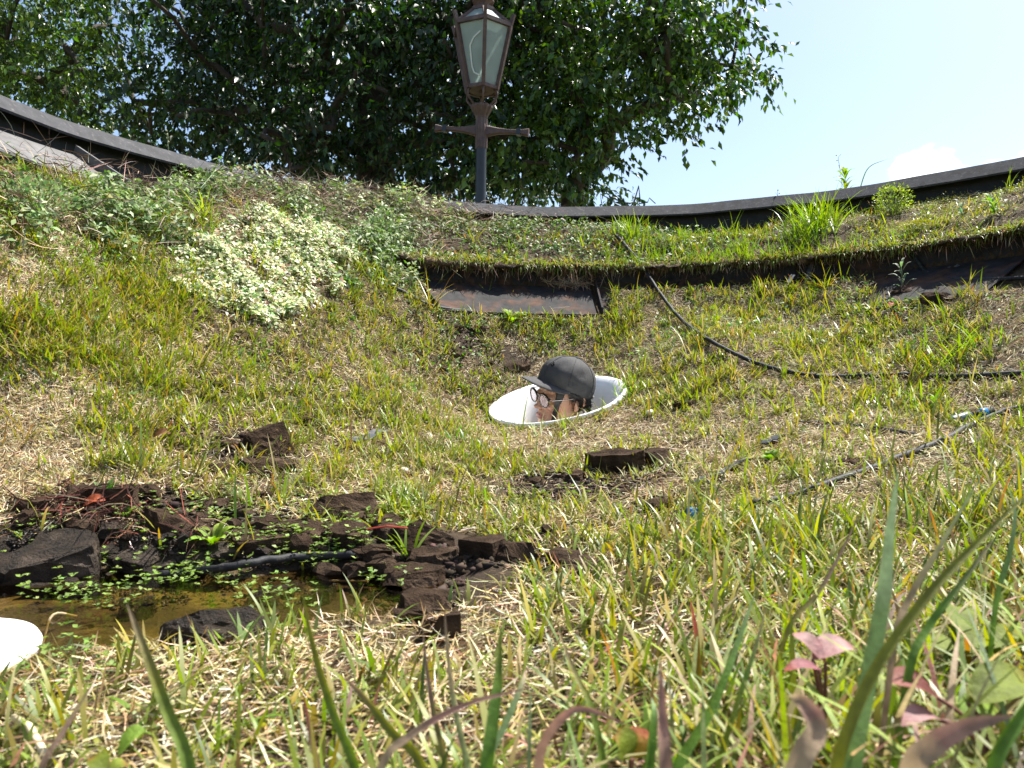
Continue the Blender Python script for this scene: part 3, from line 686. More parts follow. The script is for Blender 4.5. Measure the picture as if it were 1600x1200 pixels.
# cap
M_cap = mat('cap_cloth', (.070, .068, .069), .82, spec=.25, noise_amt=.12, noise_scale=40, bump=.0012, bump_scale=700)
CAPC = Vector((-.012, 0, .042)); CT_ = RY(-17)                   # crown sits lower at the back
def cap_pt(a, e, off=0.):
    """a around (0 = forehead), e 0 at the band .. 90 at the button"""
    rx, ry, rz = .1085 + off, .0905 + off, .100 + off
    pn = 1 + .016 * abs(math.sin(3 * a)) * math.cos(R(e)) ** .5
    ee = R(e); p = Vector((rx * math.cos(a) * math.cos(ee) ** 1.0 * pn, ry * math.sin(a) * math.cos(ee) ** 1.0 * pn, rz * math.sin(ee) ** .95))
    p.x += .010 * math.sin(ee) * max(0, math.cos(a)) * math.cos(ee) * 2
    w = noise.noise(Vector((p.x * 28, p.y * 28, p.z * 22))) * .0030 + noise.noise(Vector((p.x * 70, p.y * 60, p.z * 40 + 5))) * .0014
    w += -.005 * math.exp(-((a - 1.45) / .22) ** 2 - ((e - 28 - 18 * (a - 1.45)) / 9) ** 2) - .004 * math.exp(-((a - 1.15) / .16) ** 2 - ((e - 12) / 6) ** 2) + .004 * math.exp(-((a - 1.25) / .25) ** 2 - ((e - 20) / 6) ** 2)
    return CAPC + CT_ @ (p * (1 + w / .1))
cap = empty('cap'); cap.parent = person
bm = bmesh.new(); rows = []
ES = [-9, -4, 0, 4, 8, 13, 18, 24, 30, 37, 44, 52, 60, 68, 76, 83]
NA = 96
def cpt(a, e, off=0.):
    if e < 0:
        p = cap_pt(a, 0, off - .001); p = p + CT_ @ Vector((0, 0, .0022 * e)); return p
    return cap_pt(a, e, off)
for e in ES: rows.append([bm.verts.new(cpt(2 * math.pi * k / NA, e)) for k in range(NA)])
top = bm.verts.new(cap_pt(0, 90))
for a, q in zip(rows, rows[1:]):
    for k in range(NA): bm.faces.new((a[k], a[(k + 1) % NA], q[(k + 1) % NA], q[k]))
for k in range(NA): bm.faces.new((rows[-1][k], rows[-1][(k + 1) % NA], top))
inn = [bm.verts.new(cpt(2 * math.pi * k / NA, -9, -.004)) for k in range(NA)]
for k in range(NA): bm.faces.new((rows[0][(k + 1) % NA], rows[0][k], inn[k], inn[(k + 1) % NA]))
o = bm_obj('crown', bm, M_cap, smooth=True); o.parent = cap
for k in range(6):                                              # stitched panel seams
    bm = bmesh.new(); tube(bm, [cpt(R(60 * k), e, .0006) for e in np.linspace(2, 88, 24)], .0012, 5); o = bm_obj('seam', bm, M_cap, smooth=True); o.parent = cap
bm = bmesh.new(); bmesh.ops.create_uvsphere(bm, u_segments=14, v_segments=8, radius=1, matrix=Matrix.Translation(cap_pt(0, 90)) @ Matrix.Diagonal((.008, .008, .0045, 1))); o = bm_obj('button', bm, M_cap, smooth=True); o.parent = cap
bm = bmesh.new(); rows = []; NB = 33; NRW = 8
for j in range(NRW):
    t = j / (NRW - 1); row = []
    for i in range(NB):
        s = -1 + 2 * i / (NB - 1); a = s * R(66)
        p0 = cpt(a, -5, .001); q = 1 - abs(s) ** 2.4
        p = p0 + CT_ @ Vector((.072 * t * q ** .75, .004 * t * s, -.004 * t - .017 * (abs(s) ** 2) * t * q ** .4 - .010 * t * t * q + .004 * t * q))
        row.append(p)
    rows.append(row)
bt = [[bm.verts.new(p) for p in row] for row in rows]; bb = [[bm.verts.new(p - CT_ @ Vector((0, 0, .0035))) for p in row] for row in rows]
for j in range(NRW - 1):
    for i in range(NB - 1):
        bm.faces.new((bt[j][i], bt[j][i + 1], bt[j + 1][i + 1], bt[j + 1][i])); bm.faces.new((bb[j][i + 1], bb[j][i], bb[j + 1][i], bb[j + 1][i + 1]))
for i in range(NB - 1): bm.faces.new((bt[-1][i], bt[-1][i + 1], bb[-1][i + 1], bb[-1][i]))
bmesh.ops.remove_doubles(bm, verts=bm.verts, dist=.0002)
o = bm_obj('brim', bm, M_cap, smooth=True); o.parent = cap
bm = bmesh.new()                                                # small dark embroidered mark on the front panel
for a, e in ((.10, 33), (.16, 36), (.22, 33), (.13, 30), (.19, 29)): bmesh.ops.create_uvsphere(bm, u_segments=8, v_segments=6, radius=1, matrix=Matrix.Translation(cap_pt(a, e, .0008)) @ Matrix.Diagonal((.0035, .0035, .005, 1)))
o = bm_obj('embroidered_mark', bm, mat('black_thread', (.006, .006, .007), .6)); o.parent = cap
bm = bmesh.new(); hull_bar(bm, cpt(math.pi - .38, -6, .002), cpt(math.pi + .38, -6, .002), .014, .004, CT_ @ Vector((0, 0, 1)))
o = bm_obj('strap', bm, M_cap); o.parent = cap
bm = bmesh.new(); p = cpt(math.pi - .55, -7, .004); box(bm, Matrix.Translation(p), .006, .004, .012); o = bm_obj('buckle', bm, mat('pale_metal', (.75, .72, .65), .3, metal=.8)); o.parent = cap
# hair
M_hair = mat('hair', (.010, .008, .007), .38, spec=.5)
bm = bmesh.new(); rh = random.Random(3)
def strand(pts, r): tube(bm, spline(pts, 4), [r * (1 - .7 * k / (4 * (len(pts) - 1))) for k in range(4 * (len(pts) - 1) + 1)], 4)
for s in (-1, 1):
    for k in range(210):                                         # temple and behind the ear to the nape
        a = rh.uniform(1.25, 2.95); p0 = cpt(a * s, -4, -.010); p0 = p0 + Vector((0, 0, .006))
        dz = rh.uniform(.05, .10); back = Vector((-.018 - .01 * rh.random(), -s * .012 * (a - 1.2), -dz))
        mid = p0 + Vector((-.004, s * .003, -dz * .45))
        if 1.25 < a < 1.95: mid += Vector((-.010, s * .003, 0)); back = Vector((-.040, s * .000, -dz * .7))
        strand([p0, mid, p0 + back], rh.uniform(.0012, .0022))
    for k in range(150 if s > 0 else 0):                                         # long lock falling in front of the ear beside the glasses
        a = rh.uniform(.66, 1.02); p0 = cpt(a * s, -4, -.006); q = rh.uniform(0, 1)
        t_ = cpt(.83 * s, -4, -.006) + Vector((.016, s * .001, -.120 - .010 * rh.random())); w_ = p0.lerp(t_, .5) + Vector((.002 + .004 * q, s * (.006 - .003 * q), .006))
        strand([p0, p0.lerp(t_, .25) + Vector((.002, s * .006, 0)), w_, t_ + Vector((.012 * rh.uniform(-1, .6), .006 * rh.uniform(-1, .3), .03 * rh.random() ** 2))], rh.uniform(.0010, .0018))
    for k in range(60):                                         # short hair in front of the ear
        a = rh.uniform(1.10, 1.42); p0 = cpt(a * s, -4, -.010); l_ = rh.uniform(.025, .055); strand([p0, p0 + Vector((-.002, s * .003, -l_ * .5)), p0 + Vector((-.010, s * .001, -l_))], rh.uniform(.0010, .0018))
    for k in range(16):                                         # loose wisps over the ear
        a = rh.uniform(1.0, 1.5); p0 = cpt(a * s, -6, .0); strand([p0, p0 + Vector((-.02, s * .010, -.018)), p0 + Vector((-.05, s * .006, -.03 - .02 * rh.random()))], .0012)
o = bm_obj('hair', bm, M_hair, smooth=True); o.parent = person
bm = bmesh.new(); bmesh.ops.create_uvsphere(bm, u_segments=24, v_segments=16, radius=1, matrix=Matrix.Translation((-.030, 0, .012)) @ Matrix.Diagonal((.082, .079, .080, 1)))
for v in bm.verts: v.co += Vector((noise.noise(v.co * 60), noise.noise(v.co * 60 + Vector((9, 0, 0))), 0)) * .004
bmesh.ops.delete(bm, geom=[v for v in bm.verts if v.co.x > -.016], context='VERTS'); o = bm_obj('hair_back', bm, M_hair, smooth=True); o.parent = person
# glasses
gl = empty('glasses'); gl.parent = person
M_frame = mat('glasses_frame', (.012, .011, .012), .25); M_temple = mat('temple_metal', (.55, .52, .48), .25, metal=1.)
M_lens = bpy.data.materials.new('pink_lens'); M_lens.use_nodes = True; nt = M_lens.node_tree; b = nt.nodes['Principled BSDF']
b.inputs['Base Color'].default_value = (.78, .58, .66, 1); b.inputs['Roughness'].default_value = .12; b.inputs['Alpha'].default_value = .28; b.inputs['Specular IOR Level'].default_value = .8
for s in (-1, 1):
    ctr = Vector((.101, s * .033, .000)); tilt = RZ(s * 6) @ RY(8)
    loop = [ctr + tilt @ Vector((0, .0255 * math.cos(t) * (1.04 if math.sin(t) > 0 else .96), .0235 * math.sin(t))) for t in np.linspace(0, 2 * math.pi, 29)]
    bm = bmesh.new(); tube(bm, loop, [.0026 + .0016 * max(0, math.sin(t)) for t in np.linspace(0, 2 * math.pi, 29)], 6, caps=False); rim_o = bm_obj('lens_rim', bm, M_frame, smooth=True); rim_o.parent = gl
    bm = bmesh.new(); bm.faces.new([bm.verts.new(p) for p in loop[:-1]]); r_ = bmesh.ops.extrude_face_region(bm, geom=list(bm.faces)); bmesh.ops.translate(bm, verts=[g for g in r_['geom'] if isinstance(g, bmesh.types.BMVert)], vec=(.0015, 0, 0))
    o = bm_obj('lens', bm, M_lens); o.parent = rim_o
    bm = bmesh.new(); tube(bm, [ctr + Vector((-.002, s * .025, .012)), ctr + Vector((-.010, s * .039, .012)), Vector((.03, s * .079, .014)), Vector((-.014, s * .083, .018)), Vector((-.030, s * .080, .002))], .0016, 6); o = bm_obj('temple', bm, M_temple, smooth=True); o.parent = gl
bm = bmesh.new(); tube(bm, [Vector((.102, -.008, .006)), Vector((.108, 0, .010)), Vector((.102, .008, .006))], .0018, 6); o = bm_obj('bridge', bm, M_frame, smooth=True); o.parent = gl
# ------------------------------------------------------------------ hoses
def on_ground(u, v, lift=0., zmax=4.3): h = hit(u, v, zmax=zmax); h.z += lift; return h
def hose(pix, r, lab, lift=None, n=6):
    pts = [on_ground(p[0], p[1], (p[2] if len(p) > 2 else r * 1.2)) for p in pix]
    sp = spline(pts, n)
    for p in sp: p.z = max(p.z, gz(p.x, p.y) + r * .6)
    for i, p in enumerate(sp[1:-1], 1): p += Vector((random.gauss(0, .0012), random.gauss(0, .0012), random.gauss(0, .0008)))
    bm = bmesh.new(); tube(bm, sp, r, 10); o = bm_obj('garden_hose', bm, M_hose, smooth=True, loc=sp[0])
    tag(o, lab, 'hose', 'black hoses on the slope'); return o, sp
hose([(960, 372, .02), (976, 392, .03), (1000, 428, .05), (1030, 470, .035), (1065, 512, .032), (1110, 545, .028), (1180, 575, .018), (1240, 590, .015), (1300, 594), (1400, 590), (1490, 594), (1640, 588)], .0074, 'long black hose hanging over the tray and running right down the lawn')
hose([(1655, 630), (1600, 642), (1540, 660), (1480, 692), (1400, 725), (1320, 755), (1240, 782), (1175, 795)], .0074, 'black hose lying diagonally across the grass towards the blue plug')
hose([(1245, 664), (1310, 668), (1370, 675), (1430, 684)], .0058, 'thin straight black hose half hidden in grass under the middle hose')
hose([(1406, 396, .015), (1425, 412, .02), (1450, 432, .012), (1500, 443, .012), (1550, 443, .012), (1640, 438, .012)], .0080, 'black hose looped in the right hand tray beside the orange leaf')
hose([(600, 446), (640, 466), (672, 482), (720, 490, .012), (780, 491, .012), (840, 490, .012), (890, 486)], .0085, 'thin black hose along the front edge of the rusty tray')
hose([(250, 918, .018), (300, 912, .018), (360, 904, .018), (420, 895, .018), (480, 886, .014), (560, 880)], .0065, 'wet black hose lying in the puddle')
hose([(1025, 460, .02), (1060, 450, .02), (1090, 440, .015), (1118, 428, .01)], .0050, 'thin grey stick like pipe leaning across the tray beside the long hose')
# hose joint with blue mark and the loose blue plug
h = on_ground(1500, 664, .012); h2 = on_ground(1550, 650, .014); ax = (h2 - h).normalized(); Mx = Matrix.Translation(h) @ ax.to_track_quat('X', 'Z').to_matrix().to_4x4()
e = empty('hose_connector', h); tag(e, 'dark green hose connector with a blue mark lying in the grass at the right', 'connector')
M_conn = mat('connector_plastic', (.05, .085, .09), .35)
def cyl_x(prof, M): bmm = bmesh.new(); lathe(bmm, prof, 16, M @ Matrix.Rotation(R(90), 4, 'Y')); return bmm
L_ = (h2 - h).length
for nm, prof, m_ in (('sleeve', [(0, -.03), (.013, -.03), (.015, -.02), (.015, .025), (.012, .03), (0, .03)], M_conn), ('nozzle', [(0, .03), (.009, .03), (.009, L_), (0, L_)], M_hose), ('blue_mark', [(0, L_ * .62), (.0105, L_ * .62), (.0105, L_ * .80), (0, L_ * .80)], M_blue)):
    o = bm_obj(nm, cyl_x(prof, Mx), m_, smooth=True, loc=h); o.location = (0, 0, 0); o.parent = e
h = on_ground(1085, 812, .010); e = empty('blue_plug', h); tag(e, 'small bright blue plastic plug lying in the grass', 'plug')
Mx = Matrix.Rotation(R(20), 4, 'Z') @ Matrix.Rotation(R(8), 4, 'Y')
bm = cyl_x([(0, -.016), (.010, -.016), (.0115, -.013), (.0115, .002), (0, .002)], Mx); o = bm_obj('knob', bm, M_blue, smooth=False); o.parent = e
bm = cyl_x([(0, .002), (.0075, .002), (.0085, .005), (.0085, .014), (.006, .017), (0, .017)], Mx); o = bm_obj('stem', bm, mat('light_blue_plastic', (.03, .30, .62), .3), smooth=True); o.parent = e
# flat plastic strips
M_strip = mat('strip_plastic', (.045, .05, .06), .45, noise_amt=.3, noise_scale=40, alt=(.12, .11, .10), alt_scale=30, alt_lo=.55, alt_hi=.7)
def strip(a, b, w, lab, lift=.008):
    p, q = on_ground(*a, lift), on_ground(*b, lift); bm = bmesh.new(); sp = [p.lerp(q, t) for t in np.linspace(0, 1, 6)]
    s = (q - p).cross(gnormal(p.x, p.y)).normalized(); nrm = gnormal(p.x, p.y); rows = []
    for k, c_ in enumerate(sp):
        c_ = Vector((c_.x, c_.y, gz(c_.x, c_.y) + lift + .004 * math.sin(k * 2.1))); rows.append([bm.verts.new(c_ + s * x_ * w / 2 + nrm * y_) for x_, y_ in ((-1, 0), (1, .003), (1, .006), (-1, .003))])
    for a_, b_ in zip(rows, rows[1:]):
        for i in range(4): bm.faces.new((a_[i], a_[(i + 1) % 4], b_[(i + 1) % 4], b_[i]))
    bm.faces.new(rows[0][::-1]); bm.faces.new(rows[-1])
    return tag(bm_obj('plastic_strip', bm, M_strip, loc=p), lab, 'plastic strip', 'loose plastic strips')
strip((550, 696), (600, 678), .030, 'dark flat plastic strip in dry grass left of the white ring')
strip((1085, 762), (1175, 722), .022, 'dark flat plastic strip in the grass above the blue plug')
strip((1195, 700), (1222, 688), .028, 'short dark plastic strip near the end of the thin hose')
strip((1345, 396), (1396, 388), .050, 'black folded plastic flap on the turf edge above the right tray', .02)
strip((1270, 416), (1232, 452), .018, 'grey plastic bar leaning on the tray under the grass tuft', .03)
strip((1480, 428), (1500, 424), .022, 'pale plastic scrap on the floor of the right tray', .015)

# ------------------------------------------------------------------ blocks of planting soil
def soil_block(u, v, w, h, d, yaw, lab, wet=False, tiltx=0, tilty=0, hole=None, lump=0., seed=0, sink=.40, kindn='soil_block'):
    """u, v: where its foot stands in the photograph; w, h, d in metres"""
    g = hit(u, v); bm = bmesh.new(); h *= .98
    bmesh.ops.create_cube(bm, size=1)
    bmesh.ops.subdivide_edges(bm, edges=list(bm.edges), cuts=9, use_grid_fill=True)
    rs = Vector((seed * 3.7, seed * 1.3, seed * 7.1)); big = max(w, h, d); rb_ = random.Random(seed)
    cuts_ = []                                                  # broken off corners and a bite or two
    for _ in range(rb_.randint(2, 4)):
        nrm = Vector((rb_.choice((-1, 1)) * rb_.uniform(.4, 1), rb_.choice((-1, 1)) * rb_.uniform(.2, 1), rb_.uniform(-.1, .7))).normalized(); cuts_.append((nrm, rb_.uniform(.40, .56)))
    for vtx in bm.verts:
        q_ = vtx.co.copy()
        for nrm, dd in cuts_:
            ex = q_.dot(nrm) - dd
            if ex > 0: q_ -= nrm * ex * .92
        p = Vector((q_.x * w, q_.y * d, q_.z * h)); nn_ = vtx.co.normalized()
        k = noise.noise(p * 20 + rs) * .10 + noise.noise(p * 60 + rs) * .10 + noise.noise(p * 150 + rs) * .09
        p += nn_ * k * min(big, .12) * (.30 + 1.1 * lump)
        c_ = noise.noise(Vector((p.x, p.y, 0)) * 17 + rs * 2)
        if c_ > .22 and vtx.co.z > .3: p.z -= min((c_ - .22) * h * 3., h * .55)     # pits in the top
        p.z += .07 * w * noise.noise(Vector((p.x * 6, p.y * 6, seed)))
        if hole:
            hx, hz, hr = hole; dd = math.hypot(p.x - hx * w, p.z - hz * h)
            if vtx.co.y < -.2 and dd < hr: p.y += .055 * (1 - (dd / hr) ** 2) ** .5
        vtx.co = p
    q = gnormal(g.x, g.y).to_track_quat('Z', 'Y').to_matrix().to_4x4()
    q = Matrix.Identity(4).lerp(q, .7); q = q.to_quaternion().to_matrix().to_4x4()
    M = q @ Matrix.Rotation(R(yaw), 4, 'Z') @ Matrix.Rotation(R(tiltx), 4, 'X') @ Matrix.Rotation(R(tilty), 4, 'Y')
    bmesh.ops.transform(bm, matrix=M, verts=bm.verts)
    o = bm_obj(kindn, bm, M_wet if wet else M_soil, smooth=False); o.location = g + Vector((0, .3 * d, h * (.5 - sink)))
    tag(o, lab, 'soil block', 'broken blocks of planting soil'); return o
BL = [  # u, v(foot), w, h, d, yaw, label, options
 (408, 706, .10, .085, .07, 18, 'large upright dark soil block with pits alone in the dry grass at left', dict(tiltx=-28, tilty=-14)),
 (412, 738, .10, .035, .06, 8, 'flat soil block lying just below the large upright pitted block', {}),
 (480, 664, .05, .034, .04, 25, 'small square soil block in dry grass right of the large upright block', dict(tiltx=-15)),
 (264, 670, .085, .022, .05, -8, 'thin flat dark soil slab in the grass left of the upright block', {}),
 (345, 741, .045, .026, .035, 15, 'small soil lump left of the flat block below the upright block', dict(lump=.2)),
 (458, 682, .022, .014, .02, 0, 'tiny soil crumb touching the right side of the upright block', dict(lump=.3)),
 (150, 796, .115, .060, .08, 10, 'dark soil block with slots behind the red twigs near the left edge', dict(tiltx=-14)),
 (45, 800, .085, .035, .06, 25, 'dark soil slab at the left edge behind the red twigs', dict(tiltx=-10)),
 (270, 840, .140, .050, .06, -24, 'long curved dark soil slab leaning behind the rosette plant', dict(tiltx=-34)),
 (28, 925, .190, .070, .11, 14, 'big smooth wet soil block at the left edge above the puddle', dict(wet=True, tiltx=10, sink=.1)),
 (120, 862, .190, .030, .09, 10, 'wide wet soil slab under the red twigs', dict(wet=True, tiltx=-5)),
 (215, 888, .075, .050, .06, -12, 'wet lumpy soil block glistening above the puddle', dict(wet=True, lump=.35)),
 (255, 902, .175, .040, .09, 12, 'long wet soil block running down into the puddle', dict(wet=True, tiltx=-10, lump=.12)),
 (100, 935, .11, .030, .05, 4, 'wet crumbling soil slab at the water edge below the big smooth block', dict(wet=True, lump=.3)),
 (345, 872, .075, .036, .05, 8, 'wet soil lump at the water edge below the rosette plant', dict(wet=True, lump=.4)),
 (408, 858, .115, .030, .09, 20, 'flat soil slab with a dark hole right of the rosette plant', dict(tiltx=-14)),
 (372, 806, .055, .026, .05, -20, 'small grey soil slab among the weeds above the rosette plant', {}),
 (440, 838, .06, .03, .05, -14, 'rough soil lump between the holed slab and the broad block', dict(lump=.2)),
 (528, 812, .125, .058, .07, -8, 'broad tilted soil block with a pale dry root across it', dict(tiltx=-36)),
 (480, 846, .075, .032, .06, 14, 'cracked soil slab below the broad tilted block', {}),
 (548, 852, .055, .046, .05, -12, 'square soil block right below the broad tilted block', {}),
 (652, 852, .095, .045, .08, 12, 'sloping soil block behind the low wall of soil with the red stem', dict(tiltx=-22)),
 (600, 846, .045, .04, .05, 0, 'dark soil lump left of the sloping block', dict(lump=.2)),
 (640, 892, .150, .046, .05, 12, 'low wall of soil block with a thin red stem on it', dict(tiltx=-8)),
 (592, 900, .060, .050, .05, 4, 'rounded soil block at the left end of the low soil wall', dict(lump=.1)),
 (640, 934, .085, .060, .07, 8, 'soil block with a round black hole in its front', dict(hole=(-.12, -.05, .021))),
 (664, 966, .085, .045, .07, 14, 'sloping grey brown soil block in front of the one with the round hole', dict(tiltx=-10)),
 (684, 1004, .040, .050, .04, 5, 'small dark soil block lowest of the group beside the round hole block', dict(lump=.15)),
 (492, 944, .045, .034, .04, 0, 'grainy soil lump on the puddle bank left of the round hole block', dict(lump=.2, wet=True)),
 (325, 1012, .110, .042, .06, -22, 'dark hollow soil wedge at the near edge of the puddle', dict(wet=True, tiltx=24, hole=(.1, -.1, .022))),
 (206, 968, .045, .034, .04, 20, 'shiny wet soil lump standing in the puddle', dict(wet=True, lump=.5)),
 (405, 948, .05, .014, .03, 0, 'small wet clod at the right end of the puddle', dict(wet=True, lump=.4)),
 (762, 872, .07, .05, .06, 8, 'dark soil block at the left end of the row below the crumbled soil', {}),
 (806, 884, .095, .050, .05, 16, 'sandy topped soil block in the middle of the row below the crumbled soil', dict(tiltx=-6)),
 (892, 892, .135, .036, .05, -3, 'long soil block at the right end of the row below the crumbled soil', {}),
 (868, 838, .04, .03, .035, 10, 'small soil lump just above the row of three blocks', dict(lump=.2)),
 (962, 736, .150, .080, .07, 10, 'dark raised soil block with a black shaded front below the white ring', dict(tiltx=8)),
 (1028, 726, .075, .060, .06, -18, 'smaller dark soil block to the right of the black fronted block', dict(tiltx=4)),
 (1035, 802, .050, .034, .05, 12, 'crumbly soil block above and left of the blue plug', dict(lump=.3)),
 (895, 752, .05, .03, .05, 12, 'rough clod in the crumbled soil patch under the ring', dict(lump=.5)),
 (742, 520, .085, .055, .06, -10, 'brown soil block just under the rusty tray', dict(tiltx=-20)),
 (712, 556, .055, .04, .05, 22, 'brown clod below the block under the rusty tray', dict(lump=.3)),
 (692, 578, .04, .03, .035, 0, 'small brown clod lowest of the three under the rusty tray', dict(lump=.3)),
 (806, 580, .10, .045, .06, 20, 'brown soil chunk behind the front of the cap brim', dict(tiltx=-10, lump=.2)),
 (984, 560, .105, .024, .04, 6, 'thin brown soil bar in the grass behind the cap', {}),
 (1070, 640, .06, .045, .05, 10, 'dark soil lump in the grass right of the white ring', dict(lump=.15)),
 (1036, 632, .03, .02, .03, 10, 'little soil lump between the white ring and the darker lump', dict(lump=.2)),
 (336, 606, .055, .026, .04, -10, 'brown soil lump in the lawn below the white leaved patch', dict(lump=.2)),
 (1330, 728, .065, .02, .04, 8, 'brown crumbly clod in the grass above the diagonal hose', dict(lump=.2)),
 (1480, 470, .13, .05, .08, -6, 'crumbled brown soil heap in front of the right tray', dict(lump=.5)),
 (1420, 462, .09, .045, .06, 14, 'brown soil clod left of the heap in front of the right tray', dict(lump=.4)),
 (18, 250, .06, .07, .05, 20, 'rotten brown soil block standing in the worn grey tray', dict(sink=.2)),
]
for k, a in enumerate(BL): soil_block(*a[:7], seed=k + 1, **a[7])
# crumbs of soil
def scatter_px(n_, regs, jit=1.):
    """random ground points inside photograph ellipses (centre u, v, radii, weight)"""
    w = np.array([r_[4] for r_ in regs], float); ch = rng.choice(len(regs), n_, p=w / w.sum()); out = np.zeros((n_, 2))
    for k, (cu, cv, ru, rv, _) in enumerate(regs):
        i = np.where(ch == k)[0]
        if len(i) == 0: continue
        c0 = hit(cu, cv); c1 = hit(cu, cv - rv * .8); c2 = hit(cu, min(cv + rv * .8, 1195)); rx = ru / F * c0.y; ry = max(.02, (c1.y - c2.y) / 1.6)
        a = rng.uniform(0, 2 * math.pi, len(i)); q = np.sqrt(rng.uniform(0, 1, len(i)))
        out[i, 0] = c0.x * (1) + rx * q * np.cos(a); out[i, 1] = c0.y + ry * q * np.sin(a)
        out[i, 0] += (cu - 800) / F * (out[i, 1] - c0.y)
    return out
# loose clods, alike, between the blocks
def clods(n_, regs, lab, m_, s0, s1):
    xy = scatter_px(n_, regs); big = bmesh.new()
    for k, (x_, y_) in enumerate(xy):
        bm = bmesh.new(); bmesh.ops.create_icosphere(bm, subdivisions=2, radius=1); rs = Vector((k * 5.1, k * 2.7, s0 * 90)); s = s0 * (s1 / s0) ** random.random()
        M = Matrix.Translation((x_, y_, gz(x_, y_) + s * .15)) @ Matrix.Rotation(random.uniform(0, 6.3), 4, 'Z') @ Matrix.Rotation(random.uniform(-.5, .5), 4, 'X') @ Matrix.Diagonal((s * random.uniform(.9, 1.8), s * random.uniform(.8, 1.3), s * random.uniform(.45, .9), 1))
        for v in bm.verts:
            p = v.co.copy(); q = max(abs(p.x), abs(p.y), abs(p.z)); p = p.lerp(p / q * .8, .55)
            v.co = M @ (p * (1 + .40 * noise.noise(p * 1.6 + rs) + .22 * noise.noise(p * 4 + rs) + .14 * noise.noise(p * 9 + rs)))
        me = bpy.data.meshes.new('clod'); bm.to_mesh(me); bm.free(); big.from_mesh(me); bpy.data.meshes.remove(me)
    kind(bm_obj('soil_clods', big, m_), 'stuff', lab)
clods(46, [(110, 800, 110, 45, 3), (300, 815, 140, 45, 4), (470, 810, 110, 45, 4), (600, 850, 90, 50, 3), (640, 950, 60, 40, 1.5)], 'small broken brown clods between the soil blocks by the puddle', M_soil, .010, .026)
clods(40, [(100, 860, 130, 45, 2), (300, 870, 140, 30, 3), (440, 930, 50, 20, 1), (200, 820, 90, 30, 2)], 'small wet black clods between the soil slabs by the puddle', M_wet, .008, .022)
clods(34, [(900, 755, 110, 30, 3), (990, 735, 70, 30, 2), (820, 870, 90, 20, 1.5), (1030, 790, 40, 20, 1), (715, 540, 40, 35, 2), (800, 570, 40, 15, 1), (400, 725, 60, 20, 1.5)], 'small brown clods loose in the bare patches of the lawn', M_soil, .008, .021)
ico = bmesh.new(); bmesh.ops.create_icosphere(ico, subdivisions=1, radius=1); IV = np.array([v.co[:] for v in ico.verts]); ico.faces.ensure_lookup_table(); IT = np.array([[v.index for v in f.verts] for f in ico.faces]); ico.free()
def crumbs(name, lab, n_, regs, s0, s1, cols, m_):
    xy = scatter_px(n_, regs); z = G(xy[:, 0], xy[:, 1]) + CZ; s = s0 * (s1 / s0) ** (rng.uniform(0, 1, n_) ** 2.2)
    V = IV[None] * (1 + rng.normal(0, .36, (n_, len(IV), 1))) * (s[:, None] * rng.uniform(.5, 1.3, (n_, 3)) * np.array((1, 1, .75)))[:, None, :] + np.stack([xy[:, 0], xy[:, 1], z + s * .2], -1)[:, None, :]
    T = (np.arange(n_) * len(IV))[:, None, None] + IT[None]
    c_ = np.repeat(vary(pick(cols, np.ones(len(cols)), n_), n_, .25), len(IV), 0)
    return kind(tri_mesh(name, V.reshape(-1, 3), T.reshape(-1, 3), m_, c_), 'stuff', lab)
M_crumb = mat('soil_crumb', attr=True, rough=.95, spec=.2); M_wcrumb = mat('wet_soil_crumb', attr=True, rough=.5, spec=.4)
crumbs('soil_crumbs', 'dark soil crumbs spread over the bare patches', 9000, [(900, 760, 110, 35, 5), (1000, 730, 70, 30, 3), (640, 880, 90, 60, 2), (720, 530, 35, 25, .6), (400, 715, 70, 30, 2), (810, 865, 100, 25, 2), (1035, 790, 50, 25, 1.5), (1460, 455, 90, 22, 2), (500, 820, 130, 45, 5), (300, 810, 130, 40, 3), (90, 790, 100, 30, 2), (660, 930, 70, 50, 2), (280, 665, 40, 10, .4), (30, 240, 40, 14, .6)], 0.0022, .0095, [(.055, .038, .026), (.085, .06, .042), (.04, .028, .02)], M_crumb)
crumbs('wet_soil_crumbs', 'wet black soil crumbs along the puddle', 3200, [(150, 870, 180, 45, 5), (300, 870, 150, 40, 4), (60, 830, 90, 30, 2), (400, 930, 90, 30, 1), (220, 935, 80, 20, 1.5)], .0014, .0048, [(.025, .018, .013), (.045, .033, .024)], M_wcrumb)
# ------------------------------------------------------------------ lawn: straw thatch and living blades (uncountable, one object each)
def sample_area(n_, zlo, zhi, power=1.0, margin=.28, left=0):
    if left:
        t = rng.uniform(0, 1, n_); y = 1.25 + 1.25 * rng.uniform(0, 1, n_); return -.74 * y + rng.uniform(-.1, .75, n_) * (.4 + .5 * (y - 1.25)), y
    Z = (zlo ** (1 + power) + rng.uniform(0, 1, n_) * (zhi ** (1 + power) - zlo ** (1 + power))) ** (1 / (1 + power))
    x = rng.uniform(-1, 1, n_) * (.72 * Z + margin); return x, Z
def GS(x, y):
    """ground with the turf edge that overhangs the trays"""
    r, a = polar(x, y); g = G(x, y); k = (r > 1.556) & (r < 1.66) & (a > 9) & (a < 124); return np.where(k, np.maximum(g, np.interp(r, (1.556, 1.566, 1.63, 1.72), (.545, .556, .572, .565))), g)
def uv_of(x, y): z = GS(x, y); u, v = project(x, y, z); return u, v, z
